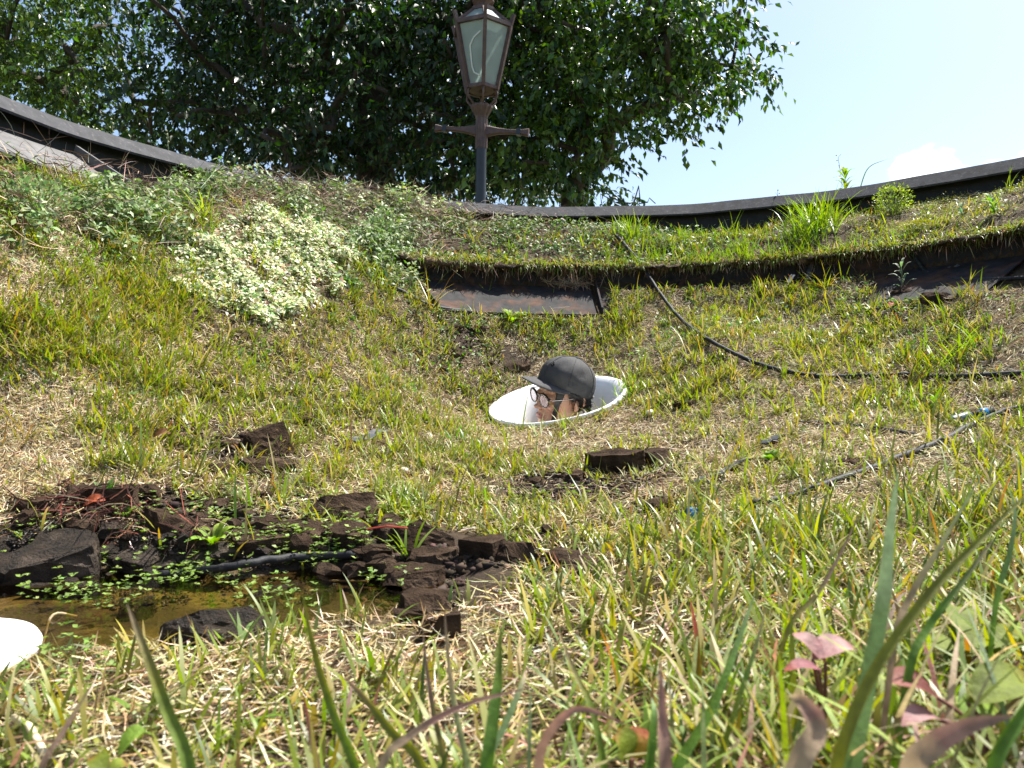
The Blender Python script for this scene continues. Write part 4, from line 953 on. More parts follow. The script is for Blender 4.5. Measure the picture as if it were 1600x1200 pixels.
def clear_mask(x, y, z):
    """where nothing grows: trays, rings, water"""
    r, a = polar(x, y)
    filled = (a > 45) & (a < 88.5) & (r < 1.478)
    tray = (r > 1.325) & (r < 1.556) & (a > 9) & (a < 122.8) & ~filled
    tray2 = (r > 1.95) & (a > 157.5) & (a < 200)
    r1 = ring_r(x, y, z, RC, RN); d2 = np.hypot(x - R2C[0], y - R2C[1])
    return ~tray & ~tray2 & (r1 > .238) & (d2 > .136) & ((r < 2.265) | (y < 1.6)) & (z > WATER - .004)
def clumped(x, y, s, seed): return vnoise(x, y, s, seed) * .6 + vnoise(x, y, s * 2.7, seed + 1) * .4
# thatch
x, y = sample_area(300000, .34, 3.5, .95); x2, y2 = sample_area(70000, 0, 0, left=1); x = np.append(x, x2); y = np.append(y, y2); n_ = len(x)
u, v, z = uv_of(x, y); r, a = polar(x, y)
dens = 1 - .95 * wet_w(x, y) - .9 * soil_w(x, y); dens *= 1 - .75 * sstep(1.5, 1.7, r) * (y > 1.5) * (1 - sstep(124, 142, a)); dens *= (.80 - .75 * clumped(x, y, 3.2, 41) + .35 * clumped(x, y, 11, 31)); dens *= 1 - .55 * blob(u, v, 250, 420, 320, 130)
k = clear_mask(x, y, z) & (rng.uniform(0, 1, n_) < dens); x, y, z = x[k], y[k], z[k]; n_ = len(x)
nn = gnormals(x, y); d = unit(rng.normal(0, 1, (n_, 3))); d = unit(d - nn * (d * nn).sum(-1, keepdims=True) * .85 + nn * rng.uniform(-.05, .22, (n_, 1)))
fa = sstep(.9, 1.6, y); L = rng.uniform(.010, .046, n_) * (1 - .25 * fa); W = rng.uniform(.0009, .0024, n_) * (1 - .12 * fa)
cc = vary(pick([(.60, .49, .30), (.74, .65, .47), (.42, .30, .15), (.20, .115, .055), (.42, .36, .14)], (5, 4, 4, 3.5, 2.5), n_), n_, .18)
V, T, m_ = blade_arrays(np.stack([x, y, z + CZ + rng.uniform(.001, .012, n_)], -1), d, L, W, rng.normal(0, .5, n_), side=np.cross(d, unit(nn + rng.normal(0, .45, (n_, 3)))), segs=2)
kind(tri_mesh('dry_thatch', V, T, M_straw, np.repeat(cc, m_, 0)), 'stuff', 'pale dry straw thatch covering the lawn')
# living blades in small tufts
def lawn_blades(n_tuft, per, zlo, zhi, power, Lr, Wr, segs, dens_f, pal_f, spread=.012, splay=.75, lab=None, name='lawn_grass', lenmul=None, bendr=(.1, 1.3), left=0):
    x, y = sample_area(n_tuft, zlo, zhi, power, left=left); u, v, z = uv_of(x, y)
    k = clear_mask(x, y, z) & (rng.uniform(0, 1, n_tuft) < dens_f(x, y, u, v)); x, y, u, v = x[k], y[k], u[k], v[k]
    cnt = rng.integers(per[0], per[1] + 1, len(x)); id_ = np.repeat(np.arange(len(x)), cnt); n_ = len(id_)
    ts = rng.lognormal(0, .36, len(x)); tl = unit(rng.normal(0, 1, (len(x), 3)) * np.array((1, 1, 0))) * rng.uniform(0, .45, (len(x), 1))
    bx = x[id_] + rng.normal(0, spread, n_); by = y[id_] + rng.normal(0, spread, n_); bz = GS(bx, by) + CZ - .003
    d = unit(rng.normal(0, 1, (n_, 3)) * np.array((1, 1, 0))) * rng.uniform(.05, splay * 1.6, (n_, 1)) + tl[id_] + np.array((0, 0, 1.)) + gnormals(bx, by) * .5
    L = rng.uniform(*Lr, n_) * ts[id_]; W = rng.uniform(*Wr, n_)
    if lenmul is not None: L = L * lenmul(bx, by)
    base, tip = pal_f(n_, u[id_], v[id_], id_)
    V, T, m_ = blade_arrays(np.stack([bx, by, bz], -1), d, L, W, rng.uniform(*bendr, n_), segs=segs)
    t = np.array([i // 2 for i in range(m_ - 1)] + [segs]) / segs
    C_ = base[:, None, :] * (1 - t[None, :, None]) + tip[:, None, :] * t[None, :, None]
    ok = ring_r(bx, by, bz - CZ, RC, RN) > .24
    keep = np.tile(ok, len(T) // n_); T = T[keep]
    return kind(tri_mesh(name, V, T, M_blade, C_.reshape(-1, 3)), 'stuff', lab)
YG = [(.19, .27, .016), (.27, .32, .028), (.11, .19, .014), (.065, .125, .014), (.32, .28, .05), (.19, .16, .035)]
def pal_lawn(w):
    def f(n_, u, v, id_):
        idx = rng.choice(len(YG), id_.max() + 1, p=np.array(w, float) / sum(w)); j = np.where(rng.uniform(0, 1, n_) < .55, idx[id_], rng.choice(len(YG), n_, p=np.array(w, float) / sum(w)))
        tip = vary(np.array(YG)[j], n_, .2); base = tip * .6 + np.array((.30, .24, .11)) * .4
        red = rng.uniform(0, 1, n_) < .05; tip[red] = vary((.26, .10, .05), red.sum(), .2)
        dry = rng.uniform(0, 1, n_) < .16; tip[dry] = vary((.48, .39, .20), dry.sum(), .15)
        return base, tip
    return f
def d_mid(x, y, u, v):
    d_ = .48 + .95 * clumped(x, y, 3.2, 41) + .3 * clumped(x, y, 9, 43) + .35 * blob(u, v, 120, 520, 320, 70) + .25 * blob(u, v, 1350, 560, 300, 90) + .3 * blob(u, v, 800, 500, 260, 40)
    d_ -= .22 * blob(u, v, 330, 650, 300, 50); d_ += .45 * blob(u, v, 60, 560, 260, 130); r, a = polar(x, y)
    d_ *= 1 - .75 * sstep(1.45, 1.7, r) * (1 - sstep(124, 142, a)) * sstep(1.3, 1.8, y) * (1 - .9 * np.exp(-((a - 68) / 16.) ** 2)); d_ *= 1 - .75 * blob(u, v, 400, 410, 170, 75)
    return np.clip(d_, .03, 1) * (1 - .93 * wet_w(x, y)) * (1 - .85 * soil_w(x, y))
lawn_blades(17500, (6, 14), 1.15, 3.9, .75, (.018, .056), (.0026, .0052), 3, d_mid, pal_lawn((5, 4, 4, 3, 2, 1)), splay=.95, lab='short yellow green lawn grass on the slope')
lawn_blades(3600, (6, 13), 0, 0, 0, (.02, .058), (.0024, .0046), 3, lambda x, y, u, v: np.clip(d_mid(x, y, u, v) - .08, .05, 1) * (1 - wet_w(x, y)) * (1 - .85 * blob(u, v, 100, 280, 400, 90)), pal_lawn((5, 4, 5, 4, 2, 1)), splay=.9, lab='yellow green lawn grass on the steep left slope', name='slope_grass', left=1)
def d_near(x, y, u, v): return np.clip(.40 + .6 * clumped(x, y, 6, 45) + .35 * sstep(900, 1300, u), .05, 1) * (1 - .92 * wet_w(x, y)) * (1 - .8 * soil_w(x, y))
lawn_blades(4300, (3, 8), .36, 1.25, .7, (.022, .075), (.0028, .0058), 5, d_near, pal_lawn((4, 3, 5, 4, 2, 1)), spread=.010, name='near_lawn_grass', lab='coarse green lawn grass in the foreground', lenmul=lambda bx, by: .62 + .38 * sstep(-.25, .6, bx))
# longer grass on the right half
lawn_blades(1000, (5, 9), .8, 2.9, .9, (.045, .09), (.003, .0052), 4, lambda x, y, u, v: np.clip(sstep(1000, 1500, u) * (.5 + .6 * clumped(x, y, 4, 47)), 0, 1) * (1 - soil_w(x, y)), pal_lawn((4, 3, 5, 4, 1, 1)), name='long_lawn_grass', lab='longer bright grass growing on the right of the lawn', splay=.6)
# grass on the turf edge and above
def d_bank(x, y, u, v):
    r, a = polar(x, y); return ((r > 1.55) & (r < 2.2)) * (.12 + .88 * sstep(42, 58, a)) * (1 - .8 * sstep(84, 96, a)) * np.clip(.45 * (r < 1.63) + .9 * np.exp(-((a - 70) / 13.) ** 2) * np.exp(-((r - 1.75) / .2) ** 2) + .35 * np.exp(-((a - 45) / 10.) ** 2) * (r < 1.8) + .12 + .5 * (clumped(x, y, 5, 51) > .25), 0, 1)
def pal_bank(n_, u, v, id_):
    tip = vary(pick([(.16, .27, .03), (.22, .30, .045), (.10, .18, .025)], (4, 3, 2), n_), n_, .2); return tip * .7 + np.array((.2, .18, .07)) * .3, tip
lawn_blades(5200, (4, 9), 2.0, 4.1, 0, (.03, .085), (.0026, .0045), 4, d_bank, pal_bank, name='bank_grass', lab='bright grass growing on the bank above the trays', spread=.014, splay=.5)

# grass crowding the lip of the ring
n_ = 520; ar = rng.uniform(0, 2 * math.pi, n_); rq = rng.uniform(.246, .285, n_); FM = np.array(frame_from(RN).to_3x3()); q = np.stack([rq * np.cos(ar), rq * np.sin(ar), 0 * ar], -1) @ FM.T + RC; q[:, 2] = G(q[:, 0], q[:, 1]) + CZ - .004
d = rng.normal(0, .45, (n_, 3)) + np.array((0, 0, 1.)) + (RC + np.array((0, 0, CZ)) - q) * rng.uniform(-1.5, 2.2, (n_, 1)); L = rng.uniform(.015, .05, n_)
V, T, mm = blade_arrays(q, d, L, rng.uniform(.0022, .0042, n_), rng.uniform(.2, 1.3, n_), segs=4)
kind(tri_mesh('ring_edge_grass', V, T, M_blade, np.repeat(vary(pick(YG[:4] + [(.5, .42, .24)], (4, 3, 3, 3, 2), n_), n_, .2), mm, 0)), 'stuff', 'short grass crowding the lip of the white ring')
# ------------------------------------------------------------------ ground cover on the bank
def bank_points(n_, mask, rlo=0.9, rhi=2.26, alo=0, ahi=205):
    out = []
    tot = 0
    while tot < n_:
        rr_ = np.sqrt(rng.uniform(rlo ** 2, rhi ** 2, 6000)); a = np.radians(rng.uniform(alo, ahi, 6000)); x = BC[0] + rr_ * np.cos(a); y = BC[1] + rr_ * np.sin(a)
        z = GS(x, y); u, v = project(x, y, z); k = clear_mask(x, y, z) & (rng.uniform(0, 1, 6000) < mask(x, y, u, v)) & (y > .8)
        out.append(np.stack([x[k], y[k], z[k] + CZ], -1)); tot += k.sum()
    return np.concatenate(out)[:n_]
def cover(name, lab, n_, mask, H, Lr, pal, palw, wl=.55, lie=.9, m_=None, seed=60, stems=0):
    p = bank_points(n_, mask); nn = gnormals(p[:, 0], p[:, 1])
    mound = np.clip(.5 + .9 * clumped(p[:, 0], p[:, 1], 9, seed), .08, 1.3)
    p = p + (nn * .6 + np.array((0, 0, .4))) * (H * mound * rng.uniform(.05, 1, n_) ** .7)[:, None] + rng.normal(0, .004, (n_, 3))
    nr = unit(nn * lie + np.array((0, -.1, .35)) + rng.normal(0, .5, (n_, 3))); d = unit(rng.normal(0, 1, (n_, 3)) - .0); d = unit(d - nr * (d * nr).sum(-1, keepdims=True))
    L = rng.uniform(*Lr, n_); V, T = leaf_arrays(p, d, nr, L, L * wl * rng.uniform(.8, 1.2, n_), fold=.12)
    return kind(tri_mesh(name, V, T, m_ or M_leaf, np.repeat(vary(pick(pal, palw, n_), n_, .18), 5, 0)), 'stuff', lab)
WPOLY = [(335, 362), (360, 345), (410, 338), (455, 345), (505, 362), (535, 385), (535, 410), (510, 435), (510, 475), (480, 496), (420, 500), (360, 494), (315, 474), (270, 445), (262, 420), (300, 395)]
def m_white(x, y, u, v): 
    du = u + 20 * vnoise(x, y, 8, 71) + 20 * vnoise(x, y, 25, 74); dv = v + 14 * vnoise(x, y, 8, 72) + 14 * vnoise(x, y, 25, 78); return inpoly(du, dv, WPOLY) * np.clip(.62 + .9 * clumped(x, y, 10, 73), .04, 1)
cover('variegated_ground_cover', 'patch of white and pale green variegated ground cover leaves on the left bank', 12500, m_white, .075, (.012, .024), [(.74, .72, .52), (.62, .64, .36), (.16, .27, .06), (.60, .36, .26), (.36, .46, .18), (.09, .16, .04)], (8, 5, 2, .7, 3, 1.5), seed=61)
def m_left(x, y, u, v): 
    q = sstep(700, 560, u) * sstep(455, 400, v - .06 * (u - 300)) * np.clip(.42 + 1.5 * clumped(x, y, 6, 75), 0, 1); return np.clip(q * (1 - .97 * inpoly(u, v, WPOLY)), 0, 1)
cover('weed_ground_cover', 'mixed small leaved green weeds on the left bank below the rim', 21000, m_left, .13, (.014, .034), [(.10, .18, .04), (.18, .27, .07), (.27, .35, .15), (.40, .46, .27), (.06, .10, .025)], (3, 4, 4, 4, 2), wl=.45, seed=62, lie=.6)
def m_bright(x, y, u, v): return np.clip(blob(u, v, 110, 310, 110, 35) + .7 * blob(u, v, 180, 410, 120, 40), 0, 1)
cover('feathery_ground_cover', 'bright green feathery weeds near the left edge of the bank', 6500, m_bright, .07, (.008, .018), [(.17, .30, .03), (.24, .36, .04), (.12, .2, .03)], (4, 3, 2), wl=.3, seed=63, lie=.4)
def m_ivy(x, y, u, v): 
    r, a = polar(x, y); return np.clip(np.exp(-((a - 125) / 9.) ** 2) * sstep(1.95, 2.18, r) * (.7 + .8 * clumped(x, y, 8, 76)), 0, 1)
cover('ivy_ground_cover', 'pale green leafy creeper spilling along the top of the left bank', 6500, m_ivy, .15, (.016, .030), [(.36, .44, .16), (.46, .52, .24), (.18, .27, .07), (.12, .19, .05), (.3, .2, .1)], (4, 3, 3, 2, 1), wl=.75, seed=64)
def m_upper(x, y, u, v):
    r, a = polar(x, y); return np.clip((r > 1.58) * np.exp(-((a - 100) / 22.) ** 2) * (.5 + .8 * clumped(x, y, 8, 77)), 0, 1)
cover('low_bank_weeds', 'low green weeds on the brown bank between the rim and the rusty tray', 9000, m_upper, .06, (.012, .030), [(.09, .16, .035), (.16, .24, .06), (.28, .34, .17), (.20, .10, .05), (.06, .10, .03)], (4, 4, 3, 2, 2), wl=.42, seed=65, lie=.5)
def m_right(x, y, u, v):
    r, a = polar(x, y); return np.clip((r > 1.58) * np.exp(-((a - 46) / 15.) ** 2) * (.15 + .8 * (clumped(x, y, 9, 79) > .05)), 0, 1)
cover('moss_cover', 'yellow green moss and small weeds on the right bank', 6500, m_right, .030, (.005, .013), [(.22, .24, .035), (.30, .30, .05), (.15, .2, .04), (.3, .38, .15)], (4, 3, 3, 1), wl=.5, seed=66, lie=.5)
def m_lawnweeds(x, y, u, v): return np.clip((clumped(x, y, 5, 80) > .32) * .5 * (v < 640) + .5 * blob(u, v, 1380, 480, 150, 40) + .6 * blob(u, v, 800, 495, 120, 25) + .4 * blob(u, v, 620, 400, 90, 70), 0, 1)
cover('scattered_lawn_weeds', 'scattered broad leaved weeds in the upper lawn', 5200, m_lawnweeds, .035, (.012, .028), [(.10, .20, .04), (.16, .28, .06), (.22, .32, .12)], (4, 4, 2), wl=.38, seed=67, lie=.4)
# dead twigs on the bank
def sticks(name, lab, p, L, W, pal, palw, lift=.4, flat=.7, m_=None, segs=3):
    n_ = len(p); nn = gnormals(p[:, 0], p[:, 1]); d = unit(rng.normal(0, 1, (n_, 3))); d = unit(d - nn * (d * nn).sum(-1, keepdims=True) * flat + nn * lift * rng.uniform(0, 1, (n_, 1)))
    V, T, mm = blade_arrays(p, d, L, W, rng.normal(.2, .6, n_), side=np.cross(d, rand_dirs(n_)), segs=segs)
    return kind(tri_mesh(name, V, T, m_ or M_twig, np.repeat(vary(pick(pal, palw, n_), n_, .2), mm, 0)), 'stuff', lab)
def m_twig(x, y, u, v):
    r, a = polar(x, y); return np.clip(blob(u, v, 560, 310, 110, 45) + .7 * blob(u, v, 330, 235, 130, 30) + .45 * blob(u, v, 700, 350, 130, 30) + .30 * (r > 1.6) * (u < 700), 0, 1)
NT = 5500; p = bank_points(NT, m_twig) + np.array((0, 0, 1.)) * rng.uniform(0, .12, (NT, 1))
sticks('dead_twig_mat', 'tangled dead brown twigs on the bank under the rim', p, rng.uniform(.03, .14, NT), rng.uniform(.0014, .0036, NT), [(.20, .125, .09), (.36, .27, .20), (.12, .07, .05), (.50, .42, .32)], (4, 4, 3, 2))
# roots hanging from the turf edge
aa_ = rng.uniform(20, 121, 700); rr_ = 1.565 + rng.normal(0, .012, 700); p = np.stack([BC[0] + rr_ * np.cos(np.radians(aa_)), BC[1] + rr_ * np.sin(np.radians(aa_)), np.full(700, CZ + .53) + rng.normal(0, .01, 700)], -1)
d = np.stack([rng.normal(0, .5, 700), rng.normal(-.5, .3, 700), rng.uniform(-1.4, -.2, 700)], -1); V, T, mm = blade_arrays(p, d, rng.uniform(.015, .075, 700) * np.where(aa_ > 85, 1.2, 1), rng.uniform(.0012, .0028, 700), rng.normal(0, .5, 700), segs=3)
kind(tri_mesh('hanging_roots', V, T, M_twig, np.repeat(vary(pick([(.24, .15, .09), (.40, .30, .2), (.12, .07, .045)], (3, 2, 3), 700), 700, .2), mm, 0)), 'stuff', 'thin dry roots hanging from the turf edge over the trays')
# growth spilling over the turf edge
n_ = 7000; aa_ = rng.uniform(10, 123, n_); k = rng.uniform(0, 1, n_) < np.clip(.6 + 1.2 * clumped(aa_ * .08, aa_ * 0, 3, 95), .08, 1); aa_ = aa_[k]; n_ = len(aa_); rr_ = rng.uniform(1.548, 1.61, n_); ar = np.radians(aa_)
p = np.stack([BC[0] + rr_ * np.cos(ar), BC[1] + rr_ * np.sin(ar), CZ + np.interp(rr_, (1.548, 1.57, 1.61), (.540, .558, .566))], -1); inw = -np.stack([np.cos(ar), np.sin(ar), 0 * ar], -1)
d = inw * rng.uniform(-.2, 1.1, (n_, 1)) + np.array((0, 0, 1.)) * rng.uniform(-.2, .9, (n_, 1)) + rng.normal(0, .4, (n_, 3)); V, T, mm = blade_arrays(p, d, rng.uniform(.02, .07, n_), rng.uniform(.002, .0042, n_), rng.uniform(.6, 2.2, n_), segs=4)
kind(tri_mesh('edge_grass', V, T, M_blade, np.repeat(vary(pick([(.17, .25, .035), (.24, .28, .05), (.36, .28, .13), (.20, .12, .06)], (5, 4, 2, 1.5), n_), n_, .2), mm, 0)), 'stuff', 'mixed green and dry grass spilling over the turf edge')
# root pile at the end of the rusty tray
xy = scatter_px(420, [(885, 452, 40, 18, 3), (870, 440, 60, 12, 1)]); p = np.stack([xy[:, 0], xy[:, 1], CZ + .02 + np.maximum(G(xy[:, 0], xy[:, 1]), np.interp(np.hypot(xy[:, 0] - BC[0], xy[:, 1] - BC[1]), (1.325, 1.6), (.30, .462)))], -1)
sticks('root_pile', 'pile of pale dry roots at the right end of the rusty tray', p, rng.uniform(.03, .09, 420), rng.uniform(.0015, .003, 420), [(.34, .24, .15), (.22, .13, .08), (.45, .36, .25)], (3, 2, 2), lift=.5)
# red brown twigs by the puddle
xy = scatter_px(230, [(125, 808, 80, 22, 3), (170, 835, 60, 20, 1), (305, 850, 18, 12, .6)]); p = np.stack([xy[:, 0], xy[:, 1], G(xy[:, 0], xy[:, 1]) + CZ + rng.uniform(.005, .05, 230)], -1)
sticks('red_twigs', 'thin red brown twigs heaped on the wet soil slabs', p, rng.uniform(.03, .09, 230), rng.uniform(.0012, .0026, 230), [(.12, .045, .03), (.07, .032, .025), (.24, .07, .04), (.35, .25, .15)], (4, 5, .8, 1), lift=.35)
# small leaved water weed around the puddle
regs = [(470, 862, 110, 32, 4), (430, 800, 130, 36, 3), (570, 830, 80, 40, 2.5), (130, 960, 110, 24, 1.2), (260, 905, 130, 26, 1.2), (320, 815, 120, 36, 1.6), (180, 825, 80, 30, .8), (620, 800, 70, 30, .8), (880, 790, 90, 26, 1.0), (60, 840, 70, 40, .6), (120, 1050, 90, 30, .8), (330, 930, 120, 22, 1), (440, 985, 80, 24, .6), (610, 920, 50, 30, .5)]
ns = 700; xy = scatter_px(ns, regs); zz = np.maximum(G(xy[:, 0], xy[:, 1]), WATER) + CZ
hgt = rng.uniform(.004, .030, ns); st = np.stack([xy[:, 0], xy[:, 1], zz + hgt], -1); id_ = np.repeat(np.arange(ns), 6); n_ = len(id_); lvl = np.tile(np.array((0, 0, 0, 1, 1, 1)), ns); ang = np.tile(np.arange(6) * 2.1, ns) + rng.uniform(0, 6, ns)[id_]
pos = st[id_] - np.array((0, 0, 1.)) * (lvl * hgt[id_] * .5)[:, None]; d = np.stack([np.cos(ang), np.sin(ang), rng.uniform(.1, .7, n_)], -1)
L = rng.uniform(.0045, .0105, n_); V, T = leaf_arrays(pos, d, np.tile(np.array((0, 0, 1.)), (n_, 1)) + rng.normal(0, .2, (n_, 3)), L, L * .72, fold=.1)
kind(tri_mesh('water_weed', V, T, M_leaf, np.repeat(vary(pick([(.18, .27, .05), (.26, .35, .09), (.12, .19, .04)], (4, 3, 3), n_), n_, .15), 5, 0)), 'stuff', 'small round leaved weed creeping round the puddle and wet soil')
# ------------------------------------------------------------------ single plants
def ribbon(bm, pts, widths, nrm, fold=.25, cols=None, lay=None):
    """folded strap leaf along pts"""
    rows = []
    for i, p in enumerate(pts):
        t = (pts[min(i + 1, len(pts) - 1)] - pts[max(i - 1, 0)]).normalized(); s = t.cross(nrm).normalized(); up = s.cross(t); w = widths[i]
        rows.append([bm.verts.new(p - s * w / 2 + up * w * fold), bm.verts.new(p), bm.verts.new(p + s * w / 2 + up * w * fold)])
    for i, (a, b) in enumerate(zip(rows, rows[1:])):
        for k in range(2):
            f = bm.faces.new((a[k], a[k + 1], b[k + 1], b[k]))
            if lay is not None:
                for lp_ in f.loops:
                    j = i if lp_.vert in a else i + 1; c_ = cols[0].lerp(cols[1], j / (len(rows) - 1)) if j / (len(rows) - 1) < .6 or len(cols) < 3 else cols[1].lerp(cols[2], (j / (len(rows) - 1) - .6) / .4)
                    lp_[lay] = (*c_, 1)
def strap_obj(name, pts, width, cols, parent=None, nrm=None, fold=.22, prof=None):
    bm = bmesh.new(); lay = bm.loops.layers.float_color.new('Col'); n_ = len(pts)
    pr = prof or ((0, .8), (.25, 1), (.6, .85), (.85, .45), (1, .04))
    ws = [width * float(np.interp(k / (n_ - 1), [q[0] for q in pr], [q[1] for q in pr])) for k in range(n_)]
    ribbon(bm, pts, ws, nrm or Vector((random.uniform(-.5, .5), -1, .3)).normalized(), fold, [Vector(c_) for c_ in cols], lay)
    me = bpy.data.meshes.new(name); o0 = pts[0].copy()
    for v in bm.verts: v.co -= o0
    bm.to_mesh(me); bm.free()
    for p in me.polygons: p.use_smooth = True
    me.materials.append(M_fgblade); o = bpy.data.objects.new(name, me); link(o); o.location = o0
    if parent: o.parent = parent; o.location = o0 - parent.location
    return o
GRN, OLV, PNK, TAN, PUR, PALE, RED = (.12, .22, .035), (.20, .21, .035), (.42, .24, .19), (.46, .38, .23), (.26, .18, .13), (.26, .36, .17), (.40, .09, .05)
FG = [  # pixel path from low to tip, Z low, Z tip, width, colours, label
 ([(300, 1215), (262, 1110), (225, 1010), (198, 942)], .36, .40, .0065, (GRN, OLV, PUR), 'tall olive blade with a brown tip rising in front of the puddle'),
 ([(560, 1215), (520, 1110), (490, 1010), (472, 925)], .40, .44, .0055, (GRN, OLV, OLV), 'tall slim green blade left of the small dark soil block'),
 ([(500, 1215), (485, 1140), (472, 1075)], .42, .45, .0045, (PUR, PNK, RED), 'short red tipped blade beside the tall slim green blade'),
 ([(668, 1215), (610, 1140), (565, 1085), (535, 1055)], .36, .40, .0050, (OLV, OLV, PNK), 'olive blade leaning left with a reddish tip at the bottom middle'),
 ([(700, 1215), (680, 1120), (668, 1050), (660, 975)], .42, .46, .0038, (OLV, PUR, PUR), 'thin purple brown blade below the small dark soil block'),
 ([(735, 1215), (712, 1110), (700, 1020), (694, 945)], .44, .48, .0040, (PALE, TAN, PUR), 'thin greyish blade left of the broad green blade'),
 ([(760, 1215), (772, 1120), (780, 1050), (782, 980)], .38, .42, .0075, (GRN, GRN, OLV), 'broad upright green blade at the bottom middle'),
 ([(752, 1215), (790, 1130), (815, 1070), (822, 1045)], .40, .43, .0045, (PALE, PALE, PNK), 'pale green blade crossing right behind the broad upright one'),
 ([(590, 1215), (640, 1150), (730, 1100), (828, 1075)], .36, .38, .0042, (TAN, PNK, PNK), 'pinkish blade arching right across the bottom middle blades'),
 ([(840, 1215), (850, 1160), (880, 1120), (915, 1108), (985, 1135)], .37, .37, .0050, (PUR, PNK, PNK), 'pink blade arching over near the bottom centre'),
 ([(946, 1215), (925, 1110), (898, 1050), (872, 985)], .44, .49, .0045, (GRN, OLV, PUR), 'green blade with a purple stem tip right of the bottom centre'),
 ([(1040, 1225), (1036, 1130), (1031, 1030)], .32, .34, .0062, (PUR, PNK, PNK), 'upright purple pink blade at the bottom right of centre'),
 ([(1012, 1215), (1020, 1120), (1018, 1090)], .40, .42, .0058, (GRN, GRN, PALE), 'short broad green blade behind the upright pink one'),
 ([(1050, 1215), (1110, 1110), (1150, 1010), (1182, 920)], .40, .46, .0065, (GRN, GRN, PALE), 'long green blade leaning right with a pale tip'),
 ([(1115, 1215), (1150, 1100), (1180, 1010), (1198, 945)], .42, .46, .0042, (OLV, GRN, PUR), 'slim green blade close to the long leaning one'),
 ([(1325, 1225), (1350, 1080), (1378, 930), (1390, 820), (1403, 738)], .33, .40, .0108, (GRN, PALE, PALE), 'widest pale green blade standing tall in the right foreground'),
 ([(1300, 1225), (1360, 1060), (1450, 930), (1540, 835), (1625, 752)], .32, .36, .0052, (OLV, OLV, OLV), 'long blurred olive blade sweeping to the right edge'),
 ([(1395, 1010), (1420, 935), (1470, 850), (1542, 728)], .42, .46, .0055, (PUR, TAN, PALE), 'pale pinkish blade leaning right behind the widest blade'),
 ([(1240, 1225), (1275, 1140), (1255, 1098), (1232, 1088)], .30, .32, .0095, (TAN, PNK, TAN), 'broad pinkish dry blade bent over at lower right'),
 ([(1420, 1225), (1450, 1170), (1510, 1135), (1585, 1118)], .30, .30, .0100, (TAN, PNK, PUR), 'broad pinkish grey blade lying in the bottom right corner'),
 ([(1230, 985), (1275, 930), (1310, 870), (1345, 800)], .55, .60, .0042, (OLV, PUR, PUR), 'dark purple blade leaning right left of the widest blade'),
 ([(1420, 1050), (1450, 980), (1510, 900), (1560, 830)], .42, .45, .0048, (GRN, GRN, PUR), 'dark green blade leaning right near the right edge'),
 ([(1540, 1215), (1590, 1120), (1640, 1060)], .34, .36, .0085, (GRN, GRN, GRN), 'broad green blade leaving the frame at the right edge'),
 ([(1555, 940), (1575, 870), (1585, 800), (1572, 748)], .55, .58, .0060, (GRN, PALE, PALE), 'bright green blade standing near the right edge'),
 ([(1090, 1030), (1085, 975), (1078, 935)], .58, .60, .0048, (OLV, RED, RED), 'orange red blade at the right of the bottom centre'),
 ([(60, 1215), (95, 1150), (125, 1100), (150, 1060)], .40, .43, .0035, (PUR, PUR, OLV), 'thin dark blade crossing the white disc corner'),
]
for path, z0, z1, w, cols, lab in FG:
    n_ = len(path); pts = [P(q[0], q[1], z0 + (z1 - z0) * i / (n_ - 1)) for i, q in enumerate(path)]
    d0 = (pts[0] - pts[1]).normalized(); foot = pts[0].copy(); step = 0
    while foot.z > gz(foot.x, foot.y) - .004 and step < 60: foot += (d0 * .6 + Vector((0, 0, -1))).normalized() * .006; step += 1
    if step > 1: pts = [foot] + pts
    o = strap_obj('tall_grass', spline(pts, 5), w, cols, fold=random.uniform(.1, .3)); tag(o, lab, 'grass', 'tall grass close to the camera'); o['kind'] = 'thing'
# broad leaves at the lower right
def leaf_obj(name, base, tip, width, cols, droop=.15, parent=None, nrm=None, fold=.15, round_=True):
    b_, t_ = Vector(base), Vector(tip); mid = b_.lerp(t_, .5) + Vector((0, 0, droop * (t_ - b_).length))
    pr = ((0, .10), (.15, .62), (.35, .98), (.5, 1), (.7, .86), (.88, .48), (1, .03)) if round_ else None
    o = strap_obj(name, spline([b_, mid, t_], 6), width, cols, parent, nrm or Vector((random.uniform(-.3, .3), -.35, 1)).normalized(), fold, pr)
    o.data.materials[0] = M_broad; return o
def broad_plant(lab, root_px, Z, leaves, cat='plant', name='broadleaf_plant', stem=(.16, .06, .04)):
    """leaves: (base px, tip px, dZ, width, cols)"""
    c_ = P(*root_px, Z); c_.z = gz(c_.x, c_.y); e = empty(name, c_); tag(e, lab, cat)
    bm = bmesh.new()
    for bp_, tp_, dz, w, cols in leaves:
        b_ = P(*bp_, Z + dz * .3); leaf_obj('leaf', b_, P(*tp_, Z + dz), w, cols, parent=e)
        tube(bm, spline([c_ - c_, (c_.lerp(b_, .5) + Vector((0, 0, .01))) - c_, b_ - c_], 4), .0012, 5)
    me_m = mat('plant_stem', stem, .6); o = bm_obj('stem', bm, me_m, smooth=True); o.parent = e
    return e
YGL, RDL, PKL = ((.15, .19, .02), (.20, .25, .025), (.26, .12, .03)), ((.18, .05, .04), (.30, .11, .09), (.34, .15, .11)), ((.36, .18, .18), (.52, .34, .33), (.40, .17, .16))
broad_plant('red and yellow green leaved seedling at the right edge of the foreground', (1560, 1150), .42, [((1512, 1098), (1640, 1080), .02, .027, YGL), ((1465, 1090), (1385, 1065), .0, .019, RDL), ((1470, 1125), (1408, 1135), -.02, .013, PKL), ((1500, 1120), (1590, 1150), .03, .024, ((.14, .24, .03), (.22, .3, .04), (.2, .25, .04)))])
